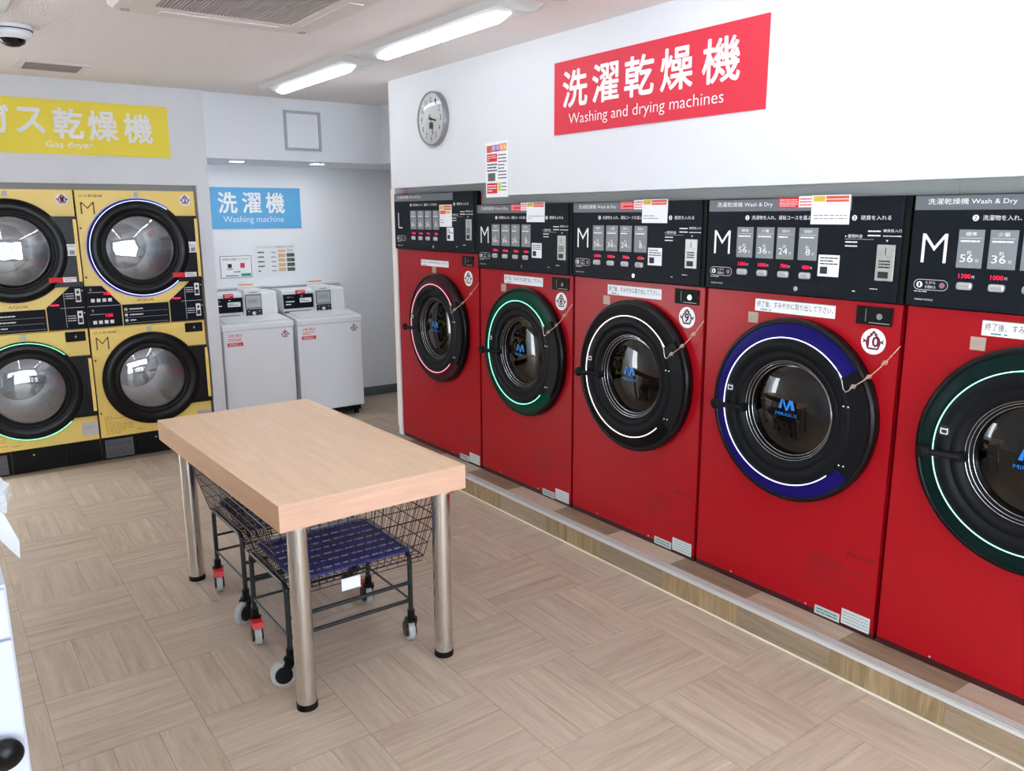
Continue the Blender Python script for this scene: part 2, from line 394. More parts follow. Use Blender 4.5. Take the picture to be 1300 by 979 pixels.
b = B()
for k in range(4): b.box(SX-.006+k*.012, SX+.000+k*.012, -1.5, 5.2, SZ+.001, SZ+.005)
B().box(SX-.003, SX+.036, -1.5, 5.3, SZ+.001, SZ+.0020).build('nosing_grooves', mat('groove_grey', (52, 50, 48), .8, spec=.1), step)
b.box(SX-.008, SX+.038, -1.5, 5.36, SZ-.001, SZ+.0012); b.box(SX-.008, SX-.005, -1.5, 5.36, SZ-.016, SZ+.002)
b.build('nosing', NOSE, step, 'ribbed aluminium step nosing')
B().box(SX-.010, SX-.004, -1.5, 5.36, 0, .006).build('caulk_line', CAULK, step, 'thin white sealant line at the foot of the step')
# baseboard in the alcove, ledge on its rear wall
struct(B().box(3.27, 5.5, 7.415, 7.43, 0, .085), 'baseboard_back', DKBASE, 'grey baseboard at the foot of the alcove wall', 'baseboard')
struct(B().box(1.895, 3.31, 7.37, 7.43, 1.165, 1.185).box(1.895, 3.31, 7.40, 7.43, .2, 1.165), 'trim_4', LID, 'white pipe box with a ledge behind the white washing machines', 'trim')
struct(B().box(2.908, 2.915, 5.457, 5.517, .19, 1.99).box(2.85, 2.915, 5.39, 5.40, 1.99, 1.995), 'trim_5', mat('cream_edge', (235, 226, 220), .6), 'cream edge strip where the right wall ends', 'trim')

# ------------------------------------------------------------------ red washer-dryers
LEDC = {7: ((255, 150, 165), 1.0), 8: ((120, 255, 205), 1.6), 9: ((255, 235, 240), 1.3), 10: ((205, 200, 255), 1.8), 11: ((150, 255, 220), 1.1)}
GLOWC = {7: ((50, 10, 18), .3), 8: ((2, 44, 30), .3), 9: ((12, 10, 12), .1), 10: ((16, 10, 78), .28), 11: ((4, 24, 24), .3)}
def arcpts(cx, cz, r, y, a0, a1, n):
    return [(cx+r*math.cos(a0+(a1-a0)*i/n), y, cz+r*math.sin(a0+(a1-a0)*i/n)) for i in range(n+1)]
def washer_dryer(num, y_left, w, large=False):
    dz = .087 if large else 0.0; s = w/.935
    U = lambda u: u*s
    t = thing('washer_dryer', {7: 'red coin washer-dryer number 7, widest and tallest, farthest along the row',
        8: 'red coin washer-dryer number 8 with a green light ring', 9: 'red coin washer-dryer number 9 with a white light ring, middle of the row',
        10: 'red coin washer-dryer number 10 with a violet-blue light ring', 11: 'red coin washer-dryer number 11, nearest and cut by the right edge of the frame'}[num],
        'washer-dryer', (2.92, y_left, SZ), -PI/2, 'red washer-dryers on the step')
    g = .006; top = 1.742+dz; pz = 1.352+dz
    # cabinet with a round opening is a solid shell behind a thin front skin
    b = B(); D = .86
    b.box(g, g+.012, .012, D, .02, top-.01); b.box(w-g-.012, w-g, .012, D, .02, top-.01); b.box(g, w-g, .012, D, top-.02, top-.01); b.box(g, w-g, D-.01, D, .02, top-.02); b.box(g, w-g, .012, D, .02, .03)
    cx, cz, R = (.490, .868, .390) if not large else (.592, .905, .380)
    # front skin: ring of quads between the square and the circle
    x0, x1, z0, z1 = g, w-g, .03, pz-.003; n = 64; outer = []; inner = []
    angs = sorted(set([2*PI*i/n for i in range(n)]+[math.atan2(zz-cz, xx-cx) % (2*PI) for xx in (x0, x1) for zz in (z0, z1)]))
    for a in angs:
        c, sn = math.cos(a), math.sin(a)
        k = min(((x1-cx)/c if c > 1e-9 else (x0-cx)/c if c < -1e-9 else 1e9), ((z1-cz)/sn if sn > 1e-9 else (z0-cz)/sn if sn < -1e-9 else 1e9))
        outer.append((cx+c*k, 0, cz+sn*k)); inner.append((cx+c*(R-.03), 0, cz+sn*(R-.03)))
    m = len(angs); b.add(outer+inner, [(i, m+i, m+(i+1) % m, (i+1) % m)[::-1] for i in range(m)])
    b.box(x0, x1, 0, .012, z0-.002, z0); b.box(x0, x0+.003, 0, .012, z0, z1); b.box(x1-.003, x1, 0, .012, z0, z1); b.box(x0, x1, 0, .012, z1-.002, z1)
    body = b.build('cabinet', RED, t)
    B().box(g, w-g, .004, .05, .0, .03).build('plinth', mat('dark_plinth', (60, 12, 16), .5), t)
    for u in (.22, .62): B().cyl((U(u), .001, .035), (U(u), -.002, .035), .004, n=8).build('bolt', STK, body)
    # door
    d = B()
    d.lathe([(R-.04, .0), (R, .0), (R, .032), (R-.005, .040), (R-.016, .044), (R-.020, .043), (R-.022, .036)], (cx, 0, cz), n=72)
    bez = d.build('door_bezel', BLK, t)
    rl = .312 if not large else .308
    d = B()
    d.lathe([(rl+.004, .004), (rl+.004, .054), (rl+.003, .058), (rl-.005, .058), (rl-.016, .064), (.262, .066), (.256, .058), (.250, .058), (.245, .062), (.218, .050), (.214, .040)], (cx, 0, cz), n=72)
    # flat hinge side
    poly = arcpts(cx, cz, R-.012, 0, -.62, .62, 16); poly = [(p[0], p[2]) for p in poly]+[(cx+(rl-.02)*math.cos(a), cz+(rl-.02)*math.sin(a)) for a in (.62, .3, 0, -.3, -.62)]
    d.prism(poly, -.060, -.034)
    door = d.build('door', DGREY, t)
    e, es = LEDC[num]
    B().tube(arcpts(cx, cz, rl, -.060, .64, 2*PI-.80, 96), .0019, n=6).build('light_ring', led('led_%d' % num, e, es*1.2), door, {7: 'pink light ring', 8: 'green light ring', 9: 'white light ring', 10: 'violet-white light ring', 11: 'pale green light ring'}[num])
    # black band round the ring; the ring's glow on it is painted as emission
    B().lathe([(rl+.004, .057), (rl+.008, .049), (rl+.020, .044), (R-.021, .038)], (cx, 0, cz), n=72, a0=.60, a1=2*PI-.60).build('bezel_glow', mat('glow_tint_%d' % num, GLOWC[num][0], .35, spec=.12, emit=GLOWC[num][0], es=GLOWC[num][1]), door, {7: 'bezel band painted with a dim rose ring glow', 8: 'bezel band painted with a dim green ring glow', 9: 'black bezel band with barely any painted glow', 10: 'bezel band painted with a violet-blue ring glow', 11: 'bezel band painted with a dim teal ring glow'}[num])
    ring = B().lathe([(.214, .040), (.211, .034), (.209, .036), (.206, .024), (.203, .026), (.198, .012), (.195, .016), (.190, .010)], (cx, 0, cz), n=72).build('inner_ring', BLKM, door)
    for rr_, yy_ in ((.2115, -.036), (.203, -.027), (.1925, -.016)): B().tube(arcpts(cx, cz, rr_, yy_, 0, 2*PI, 72)[:-1], .0016, n=6, closed=True).build('chrome_ring', CHROME, door, 'thin chrome ring round the glass')
    B().lathe([(.186, -.02), (.178, -.035), (.172, -.055)], (cx, 0, cz), n=60).build('glass_seal', BLKM, door)
    B().lathe([(.190, .012), (.17, .020), (.13, .030), (.08, .036), (.04, .0385), (.0001, .039)], (cx, 0, cz), n=60).build('door_glass', GLASSD, door, 'dark domed door glass')
    dr = B().lathe([(.172, -.055), (.20, -.08), (.27, -.12), (.30, -.18), (.30, -.50), (.0001, -.52)], (cx, 0, cz), n=48)
    for k in range(3):
        a = .5+k*2*PI/3; c, sn = math.cos(a), math.sin(a)
        dr.add([(cx+c*.30-sn*.03, .2, cz+sn*.30+c*.03), (cx+c*.30+sn*.03, .2, cz+sn*.30-c*.03), (cx+c*.22, .2, cz+sn*.22), (cx+c*.30-sn*.03, .5, cz+sn*.30+c*.03), (cx+c*.30+sn*.03, .5, cz+sn*.30-c*.03), (cx+c*.22, .5, cz+sn*.22)], [(0, 1, 2), (0, 2, 5, 3), (1, 4, 5, 2)])
    dr.build('drum', DRUMD, t)
    # logo on the glass: two-peaked blue mark with small lettering, printed on the dome
    lg = B(); y = -.0415; k = .040
    lg.add([(cx-k*1.0, y, cz-.004), (cx-k*.62, y, cz-.004), (cx-k*.30, y, cz+.032), (cx-k*.02, y, cz+.000), (cx+k*.28, y, cz+.036), (cx+k*.72, y, cz+.036), (cx+k*1.0, y, cz-.004), (cx+k*.60, y, cz-.004), (cx+k*.46, y, cz+.020), (cx+k*.12, y, cz-.010), (cx-k*.10, y, cz-.010), (cx-k*.36, y, cz+.014), (cx-k*.5, y, cz+.036), (cx-k*.68, y, cz+.036)],
           [(0, 1, 13), (1, 12, 13), (12, 2, 11), (2, 3, 10, 11), (3, 9, 10), (3, 4, 9), (4, 8, 9), (4, 5, 8), (5, 7, 8), (5, 6, 7)])
    lg.v = [(a, b_, c_+.012) for a, b_, c_ in lg.v]
    text(lg, 'MIRASUS', cx-.052, cx+.052, cz-.022, cz-.008, y)
    lg.build('glass_logo', LOGO, door, 'blue two-peaked logo with small lettering on the glass')
    # handle
    hz = cz-.022; h = B()
    h.cyl((cx-.215, -.064, hz), (cx-.312, -.100, hz+.004), .0135, .012, n=14)
    h.lathe([(.0001, .018), (.018, .018), (.024, .012), (.024, -.004), (.018, -.010), (.0001, -.010)], (cx-.322, -.100, hz+.005), (-.0, -1, 0), n=20)
    h.cyl((cx-.215, -.045, hz), (cx-.215, -.074, hz), .022, .018, n=16)
    h.build('handle', BLKM, door, 'black lever handle reaching past the light ring')
    st = B().disc((cx-.275, -.0675, cz+.062), .020, n=20); st.m(1)
    text(st, '⊔', cx-.288, cx-.262, cz+.05, cz+.072, -.0682); st.q(cx-.284, cx-.266, cz+.066, cz+.070, -.0684)
    st.build('pictogram_sticker', [INK, WHITE], door, 'small round sticker beside the handle')
    for zz in (.075, -.165):
        for dx in (.272, .292): B().lathe([(.0001, .003), (.0035, .003), (.0045, 0)], (cx+dx, -.0655, cz+zz), n=10).build('hinge_screw', STEEL, door)
    # hook and chain
    hx, hzz = cx+.292, cz+.142
    hk = [(hx-.058, -.07, hzz+.075), (hx-.030, -.074, hzz+.035), (hx-.018, -.08, hzz+.005), (hx-.006, -.082, hzz-.006), (hx+.006, -.08, hzz+.002), (hx+.014, -.075, hzz+.016)]
    B().tube(hk, .0022, n=6).build('wire_hook', CHROME, door, 'bent wire hook on the hinge side')
    ex, ez = w-.004, 1.196+(dz if not large else .055)
    p0 = Vector(hk[-1]); p1 = Vector((ex, -.004, ez)); ch = B(); N = 30; pts = []
    for i in range(N+1):
        f = i/N; p = p0.lerp(p1, f); p.z -= .018*math.sin(PI*f); pts.append(p)
    for i in range(N):
        a, c = pts[i], pts[i+1]; dd = (c-a)/2*1.15; mid = (a+c)/2
        sd = Vector((0, 1, 0)) if i % 2 else dd.cross(Vector((0, 1, 0))).normalized()
        ch.tube([mid+dd*math.cos(q)+sd*.0016*math.sin(q) for q in [2*PI*k/8 for k in range(8)]], .0010, n=4, closed=True)
    for f in (0.05, .38, .72):
        p = pts[int(f*N)]
        for k in range(3): ch.tube([p+Vector((.010*math.cos(q+k), -.004*k, .008*math.sin(q+k*2))) for q in [2*PI*k2/8 for k2 in range(8)]], .0012, n=4, closed=True)
    ch.build('chain', mat('pale_chain', (216, 196, 172), .4, metal=.4), t, 'thin pale chain from the door to the cabinet edge')
    # ---- control panel
    P = B(); yb = -.020
    P.bbox(g, w-.03, yb, .02, pz, top, .003)
    cp = P.build('control_panel', PANEL, t)
    B().box(w-.030, w-g, -.012, .02, pz, top).build('panel_end_strip', BLKM, t)
    y = yb-.0007
    B().q(g+.004, U(.70), top-.052, top-.003, y).build('header_band', PANELG, cp, 'grey header band')
    L = B(); y2 = y-.0009
    text(L, '洗濯乾燥機 Wash & Dry', U(.055), U(.345), top-.037, top-.013, y2, bold=.008)
    for (u, bdy, x0, x1) in ((.221, '2', .244, .53), (.716, '3', .742, .862)):
        L.disc((U(u), y2, 1.663+dz), .0105, n=20)
        text(L, {'2': '洗濯物を入れ、運転コースを選ぶ', '3': '硬貨を入れる'}[bdy], U(x0), U(x1), 1.655+dz, 1.672+dz, y2, bold=.01)
    text(L, 'L' if large else 'M', U(.048) if not large else .068, U(.136) if not large else .125, (1.508 if not large else 1.500)+dz, 1.609+dz, y2, res=3, bold=(-.012 if not large else -.02))
    L.tube(arcpts(U(.050), 1.430+dz, .018, y2, PI/2, 3*PI/2, 8)+arcpts(U(.134), 1.430+dz, .018, y2, -PI/2, PI/2, 8), .0008, n=4, closed=True)
    L.disc((U(.052), y2, 1.430+dz), .011, n=18)
    text(L, 'とびら', U(.074), U(.108), 1.433+dz, 1.443+dz, y2); text(L, 'を閉める', U(.072), U(.110), 1.417+dz, 1.428+dz, y2)
    lines(L, U(.035), U(.15), 1.403+dz, 1.408+dz, 1, y2, 3, .5, 8); text(L, 'MWD-7177GC', U(.04), U(.105), 1.374+dz, 1.380+dz, y2)
    lines(L, U(.685), U(.735), 1.550+dz, 1.580+dz, 2, y2, 5, .3, 2); text(L, '▪ 使用料金', U(.683), U(.755), 1.588+dz, 1.602+dz, y2)
    L.q(U(.683), U(.80), 1.583+dz, 1.5838+dz, y2); lines(L, U(.775), U(.825), 1.59+dz, 1.622+dz, 2, y2, 8, .3, 2)
    text(L, '硬貨投入口', U(.835), U(.905), 1.611+dz, 1.622+dz, y2, bold=.01); lines(L, U(.835), U(.905), 1.592+dz, 1.602+dz, 1, y2, 9, .3, 3)
    text(L, '▼', U(.848), U(.858), 1.575+dz, 1.583+dz, y2)
    lines(L, U(.80), U(.885), 1.398+dz, 1.404+dz, 1, y2, 2, .5, 6); lines(L, U(.73), U(.89), 1.384+dz, 1.391+dz, 1, y2, 4, .5, 9)
    L.build('panel_lettering', WHITE, cp, 'white lettering')
    K = B()
    for u, c in ((.221, '2'), (.716, '3')): text(K, c, U(u)-.0045, U(u)+.0045, 1.656+dz, 1.670+dz, y2-.001, bold=.03)
    text(K, '1', U(.052)-.003, U(.052)+.003, 1.423+dz, 1.437+dz, y2-.001, bold=.03)
    K.build('numeral_print', INK, cp)
    R_ = B().disc((U(.132), y2, 1.430+dz), .010, n=18); R_.build('stop_mark', mat('dull_rose', (150, 110, 118), .5), cp)
    mins = ['56', '36', '24', '8']; price = ['1300', '1000', '700', '400']
    heads = ['標準', '少量', '洗濯のみ', '乾燥のみ'] if False else ['標準', '少量', '洗濯のみ', '乾燥8分']
    uu = ((.172, .256), (.274, .361), (.376, .460), (.480, .566)); ub = (.209, .313, .418, .520)
    if large: uu = ((.213, .286), (.299, .374), (.386, .464), (.478, .548)); ub = (.249, .335, .42, .51)
    for k in range(4):
        a, c = U(uu[k][0]), U(uu[k][1]); zt, zb = 1.624+dz, 1.495+dz; wd = c-a
        pl = B().bbox(a, c, yb-.003, yb, zb, zt, .0012).build('course_plate', PLATE, cp)
        bb = B(); yy = yb-.0038
        text(bb, heads[k], a+wd*.28, a+wd*.72, zt-.021, zt-.008, yy); bb.q(a+wd*.08, a+wd*.92, zt-.0285, zt-.0275, yy)
        lines(bb, a+wd*.1, a+wd*.85, zt-.045, zt-.032, 1, yy, k, .4, 3)
        text(bb, '約', a+wd*.40, a+wd*.56, zt-.084, zt-.070, yy)
        text(bb, mins[k], a+wd*(.14 if k < 3 else .42), a+wd*(.66 if k < 3 else .66), zb+.020, zb+.046, yy); text(bb, '分', a+wd*.74, a+wd*.88, zb+.020, zb+.032, yy)
        bb.build('course_print', WHITE, pl)
        ctr = U(ub[k])
        dd = B(); text(dd, price[k], ctr-.024 if k < 2 else ctr-.018, ctr+.016, 1.460+dz, 1.475+dz, y2, bold=.02); dd.build('price_digits', DISP, cp, 'glowing red price digits')
        text(B(), '円', 0, 1, 0, 1, 0); yn = B(); text(yn, '円', ctr+.020, ctr+.028, 1.460+dz, 1.470+dz, y2); yn.build('yen_mark', WHITE, cp)
        bt = B(); bt.bbox(ctr-.026, ctr+.026, yb-.010, yb, 1.421+dz, 1.447+dz, .008)
        btn = bt.build('course_button', mat('satin_button', (190, 192, 194), .35, metal=.3), cp)
        B().bbox(ctr-.015, ctr+.015, yb-.0115, yb-.009, 1.430+dz, 1.438+dz, .001).build('button_window', mat('button_window', (160, 164, 166), .4), btn)
    B().cyl((U(.483), yb+.001, 1.379+dz), (U(.483), yb-.006, 1.379+dz), .010, n=18).build('key_lock', CHROME, cp, 'round chrome key lock')
    # coin plate
    a, c = U(.818), U(.888)
    if large: a, c = .978, 1.042
    cpz = (1.433+dz, 1.566+dz)
    co = B().bbox(a, c, yb-.006, yb, cpz[0], cpz[1], .002).build('coin_plate', mat('coin_plate_steel', (176, 178, 172), .35, metal=.4, noise=.25, nscale=60), cp, 'metal coin slot plate')
    cs = B(); cs.q((a+c)/2-.0015, (a+c)/2+.0015, cpz[1]-.038, cpz[1]-.010, yb-.0068); cs.q(a+.012, c-.018, cpz[0]+.010, cpz[0]+.034, yb-.0068); lines(cs, a+.012, c-.012, cpz[0]+.045, cpz[0]+.078, 3, yb-.0068, 3, .5, 3)
    cs.build('coin_slot', INK, co)
    # taped papers
    py = yb-.0022
    if large:
        pa = (.652, .808, 1.603, 1.747)
    else: pa = (.530, .697, 1.638, 1.750)
    z0, z1 = (pa[2]+(0 if large else dz), pa[3]+(0 if large else dz))
    pp = B().box(pa[0], pa[1], py-.0012, py, z0, z1).build('taped_notice', PAPER, cp, 'white paper notice taped over the panel top')
    q = B(); yy = py-.0020; hh = z1-z0; ww = pa[1]-pa[0]
    q.m(0).q(pa[0]+ww*.05, pa[0]+ww*.35, z1-hh*.22, z1-hh*.04, yy); q.m(1).q(pa[0]+ww*.38, pa[1]-ww*.04, z1-hh*.13, z1-hh*.04, yy).q(pa[0]+ww*.38, pa[1]-ww*.04, z1-hh*.24, z1-hh*.16, yy)
    q.m(2); lines(q, pa[0]+ww*.08, pa[1]-ww*.06, z0+hh*.14, z0+hh*.36, 2, yy, num, .35, 9)
    if large: q.m(1); q.q(pa[0]+ww*.05, pa[1]-ww*.5, z1-hh*.42, z1-hh*.26, yy); q.m(0).q(pa[0]+ww*.5, pa[1]-ww*.1, z1-hh*.40, z1-hh*.28, yy)
    q.build('notice_print', [mat('mustard_ink', (222, 190, 60), .6), mat('red_orange_ink', (226, 96, 70), .6), GREYP], pp)
    if not large:
        q = B().box(.375, .470, y-.0014, y, 1.702, 1.742).build('red_strip_label', PRED, cp, 'small red label on the header')
        qq = B(); lines(qq, .380, .466, 1.706, 1.738, 4, y-.0022, num, .3, 4); qq.build('strip_print', WHITE, q)
        q = B().box(.470, .530, y-.0014, y, 1.704, 1.748).build('white_strip_label', PAPER, cp)
        qq = B(); lines(qq, .475, .528, 1.708, 1.742, 3, y-.0022, num+4, .4, 3); qq.build('strip_print', PRED, q)
    a0, c0, b0, t0 = (.577, .668, 1.436, 1.520) if not large else (.740, .822, 1.513, 1.598)
    q = B().box(a0, c0, y-.0014, y, b0, t0).build('payment_sticker', PAPER, cp, 'square white payment sticker')
    qq = B(); lines(qq, a0+.008, c0-.006, t0-.040, t0-.006, 3, y-.0022, num, .4, 5); qq.q(a0+.010, a0+.042, b0+.010, b0+.038, y-.0022); qq.build('sticker_print', INK, q)
    # ---- lower face stickers
    y = -.0012
    def put(x0, x1, z0, z1, nm, mt, lab): return B().box(x0, x1, y, 0, z0, z1).build(nm, mt, t, lab)
    if large: s1 = (.349, .720, 1.330, 1.374); tg = (.500, .553, 1.285, 1.328); lk = (.901, 1.030, 1.350, 1.418); dc = (.965, 1.272)
    else: s1 = (.272, .655, 1.270, 1.323); tg = (.239, .290, 1.216, 1.262); lk = (.748, .893, 1.263, 1.333); dc = (.824, 1.200)
    o = put(*s1, 'reminder_label', PAPER, 'white strip label asking users to take laundry out promptly')
    q = B(); text(q, '終了後、すみやかに取り出して下さい。', s1[0]+.010, s1[1]-.008, s1[2]+.018, s1[3]-.009, y-.0008, bold=.012)
    q.build('label_lettering', INK, o); q = B(); lines(q, s1[0]+.03, s1[1]-.05, s1[2]+.004, s1[2]+.012, 1, y-.0008, 2, .5, 14); q.q(s1[0], s1[1], s1[3]-.002, s1[3], y-.0004); q.build('label_small_print', GRN, o)
    o = put(*tg, 'small_tag', BEIGE, 'small square grey tag'); q = B(); lines(q, tg[0]+.008, tg[1]-.008, tg[2]+.010, tg[3]-.012, 3, y-.0008, 1, .3, 2); q.build('tag_print', GREYP, o)
    o = B().bbox(lk[0], lk[1], -.008, 0, lk[2], lk[3], .002).build('lock_plate', BLKM, t, 'black lock plate with silver key lock')
    B().cyl((lk[0]+(lk[1]-lk[0])*.68, -.007, (lk[2]+lk[3])/2), (lk[0]+(lk[1]-lk[0])*.68, -.014, (lk[2]+lk[3])/2), .012, n=18).build('key_lock', CHROME, o)
    q = B(); q.q(lk[0]+.040, lk[0]+.041, lk[2]+.012, lk[3]-.010, -.0088); q.q(lk[0]+.055, lk[1]-.008, lk[2]+.008, lk[2]+.010, -.0088); q.build('plate_line', STK, o)
    wb, ib = B(), B(); badge(wb, ib, str(num), dc[0], dc[1], .050, -.0012); wb.disc((dc[0], -.0006, dc[1]), .050)
    o = wb.build('number_badge', WHITE, t, 'round white badge with the number %d in a crest' % num); ib.build('badge_mark', MAROON if num > 9 else mat('badge_ink', (70, 20, 40), .6), o)
    e0 = w-.935
    q = B(); lines(q, .615+e0, .915+e0, .150, .262, 9, -.0010, num, .38, 12); lines(q, .64+e0, .78+e0, .262, .30, 2, -.001, 3, .3, 6); q.build('faded_instructions', REDP, t, 'block of faded dark red instructions')
    q = B(); text(q, '使用上の注意', .785+e0, .905+e0, .318, .336, -.0010, bold=.02); lines(q, .785+e0, .90+e0, .296, .306, 1, -.001, 4, .4, 7); q.build('instructions_heading', mat('heading_print', (84, 14, 26), .5), t)
    o = put(.664+e0, .780+e0, .012, .050, 'rating_label', STK, 'small white rating label'); q = B(); lines(q, .672+e0, .77+e0, .018, .044, 2, y-.0008, 6, .4, 4); q.build('rating_print', GRN, o)
    o = put(.788+e0, .912+e0, .018, .084, 'inspection_label', mat('inspection_paper', (196, 204, 200), .6), 'silver-green inspection label'); q = B(); lines(q, .795+e0, .905+e0, .024, .078, 4, y-.0008, 6, .3, 5); q.build('inspection_print', GREYP, o)
    return t
washer_dryer(7, 5.46, 1.095, True)
washer_dryer(8, 4.362, .932)
washer_dryer(9, 3.428, .935)
washer_dryer(10, 2.491, .937)
washer_dryer(11, 1.553, .935)

# ------------------------------------------------------------------ yellow stacked dryers
def dryer(x_left, idx):
    t = thing('stacked_dryer', ['yellow two-deck gas dryer number 1, at the left edge of the frame', 'yellow two-deck gas dryer number 2, beside the alcove, with a blue-lit upper door'][idx-1],
              'clothes dryer', (x_left, 6.565, 0), 0, 'yellow dryers in the back wall')
    w = .825; g = .004; b = B(); D = .78
    holes = ((.405, 1.570, .30), (.405, .590, .30))
    b.box(g, g+.01, .012, D, .17, 1.985); b.box(w-g-.01, w-g, .012, D, .17, 1.985); b.box(g, w-g, D-.01, D, .17, 1.985)
    for (zb, zt), (cx, cz, R) in zip(((1.003, 1.985), (.172, .997)), holes):
        x0, x1 = g, w-g; n = 48; outer = []; inner = []
        angs = sorted(set([2*PI*i/n for i in range(n)]+[math.atan2(zz-cz, xx-cx) % (2*PI) for xx in (x0, x1) for zz in (zb, zt)]))
        for a in angs:
            c, sn = math.cos(a), math.sin(a)
            k = min(((x1-cx)/c if c > 1e-9 else (x0-cx)/c if c < -1e-9 else 1e9), ((zt-cz)/sn if sn > 1e-9 else (zb-cz)/sn if sn < -1e-9 else 1e9))
            outer.append((cx+c*k, 0, cz+sn*k)); inner.append((cx+c*R, 0, cz+sn*R))
        m = len(angs); b.add(outer+inner, [(i, m+i, m+(i+1) % m, (i+1) % m)[::-1] for i in range(m)])
        b.box(x0, x1, 0, .012, zb-.0005, zb); b.box(x0, x1, 0, .012, zt, zt+.0005); b.box(x0, x0+.002, 0, .012, zb, zt); b.box(x1-.002, x1, 0, .012, zb, zt)
    body = b.build('cabinet', YEL, t)
    # black base
    bs = B(); 
    for (a, c) in ((g, .246), (.250, .60), (.604, w-g)): bs.bbox(a, c, -.004, .03, .004, .166, .002)
    base = bs.build('kick_panel', BLKM, t, 'black kick panels')
    B().cyl((.385, -.003, .125), (.385, -.010, .125), .007, n=12).build('panel_knob', STK, base)
    o = B().box(.025, .220, -.0060, -.0045, .012, .152).build('base_label', mat('slate_label', (96, 98, 104), .5), base, 'grey instruction label')
    q = B(); lines(q, .035, .21, .022, .145, 8, -.0068, idx, .3, 5); q.build('base_label_print', mat('dark_label_ink', (58, 60, 66), .5), o)
    for lvl, (cx, cz, R) in enumerate(holes):
        up = lvl == 0; Ro = .355
        hz0, hz1 = (1.312, 1.803) if up else (.360, .811)
        d = B(); d.lathe([(Ro-.002, 0), (Ro, .012), (Ro-.006, .030), (Ro-.020, .040), (.285, .046), (.272, .036), (.262, .036), (.256, .046), (.244, .040), (.236, .026), (.230, .010)], (cx, 0, cz), n=72)
        a1 = math.asin((hz1-cz)/Ro); a0 = math.asin((hz0-cz)/Ro)
        poly = [(w-.010, hz0), (w-.010, hz1), (cx+Ro*math.cos(a1)-.01, hz1)]+[(cx+.285*math.cos(q_), cz+.285*math.sin(q_)) for q_ in (.72, .4, 0, -.4, -.72)]+[(cx+Ro*math.cos(a0)-.01, hz0)]
        d.prism(poly, -.036, 0)
        d.box(w-.03, w-.004, -.04, 0, hz0, hz0+.03)
        door = d.build('door_frame', BLK, t, 'black round door with hinge plate')
        B().box(w-.028, w-.006, -.038, -.036, hz0+.035, hz1-.02).build('hinge_cover', YEL, door, 'yellow hinge cover strip')
        lit = {(1, 0): None, (1, 1): ((120, 255, 190), 1.6), (2, 0): ((150, 165, 255), 2.4), (2, 1): None}[(idx, lvl)]
        rng = (.95 if up else .78, 2*PI-.80)
        if lit: B().tube(arcpts(cx, cz, Ro-.010, -.038, rng[0], rng[1], 80), .0024, n=6).build('light_ring', led('dled_%d' % idx, lit[0], lit[1]*.9), door, 'blue light ring' if idx == 2 else 'green light ring')
        if lit and idx == 2: B().lathe([(Ro+.001, .004), (Ro+.005, .006), (Ro+.005, .012), (Ro+.001, .014)], (cx, 0, cz), n=60, a0=rng[0], a1=rng[1]).build('light_lip', led('dlip', (40, 50, 200), .4), door)
        B().lathe([(.2315, .012), (.20, .022), (.14, .033), (.07, .039), (.0001, .041)], (cx, 0, cz), n=60).build('door_glass', GLASSDR, door, 'clear domed door glass')
        dr = B().lathe([(.230, .010), (.235, -.05), (.24, -.06), (.34, -.08), (.34, -.62), (.18, -.64)], (cx, 0, cz), n=48)
        dr.lathe([(.18, -.64), (.17, -.66), (.0001, -.66)], (cx, 0, cz), n=40)
        for k in range(3):
            a = .2+k*2*PI/3+lvl; c, sn = math.cos(a), math.sin(a)
            dr.add([(cx+c*.34-sn*.03, .1, cz+sn*.34+c*.03), (cx+c*.34+sn*.03, .1, cz+sn*.34-c*.03), (cx+c*.27, .1, cz+sn*.27), (cx+c*.34-sn*.03, .6, cz+sn*.34+c*.03), (cx+c*.34+sn*.03, .6, cz+sn*.34-c*.03), (cx+c*.27, .6, cz+sn*.27)], [(0, 1, 2), (0, 2, 5, 3), (1, 4, 5, 2)])
        drm = dr.build('drum', DRUM, t, 'bare steel drum')
        hb = B()
        for rr, nn in ((.22, 22), (.26, 28), (.30, 32)):
            for k in range(nn): a = 2*PI*k/nn; hb.disc((cx+rr*math.cos(a), .63-(.34-rr)*.02, cz+rr*math.sin(a)), .0035, n=6)
        hb.build('drum_holes', GREYP, drm, kind='stuff')
    y = -.001
    for nm, bd, *a in (('size_letter', 'M', .035, .124, 1.818, 1.903), ('size_letter', 'M', .039, .125, .838, .930), ('front_lettering', 'ガス乾燥機', .028, .182, 1.937, 1.955), ('front_lettering', 'ガス乾燥機', .030, .18, .957, .972), ('front_lettering', 'AQUA', .345, .465, 1.175, 1.195)):
        text(B0 := B(), bd, *a, y, bold=-.02 if bd == 'M' else 0, res=3).build(nm, BROWN, t)
    q = B(); lines(q, .04, .236, .19, .335, 9, y, idx, .3, 9); lines(q, .26, .36, .2, .21, 1, y, 2, .5, 4); q.build('faded_instructions', YELD, t, 'block of faded brown instructions')
    for z in (1.72, 1.37, .76, .36): B().lathe([(.0001, .003), (.006, .002), (.007, 0)], (.022, 0, z), n=8).build('screw', BROWN, t)
    for z in (1.962, .976):
        o = B().bbox(.395, .425, -.012, 0, z-.022, z+.012, .002).build('catch_tag', STK, t, 'small silver tag above the door')
    wb, ib = B(), B(); badge(wb, ib, str(idx), .751, 1.920, .043, -.0012)
    o = wb.build('number_badge', WHITE, t, 'round white badge with the number %d in a crest' % idx); ib.build('badge_mark', MAROON, o)
    o = B().box(.713, .797, -.0375, -.036, 1.530, 1.611).build('payment_sticker', PAPER, t, 'white payment sticker on the hinge plate')
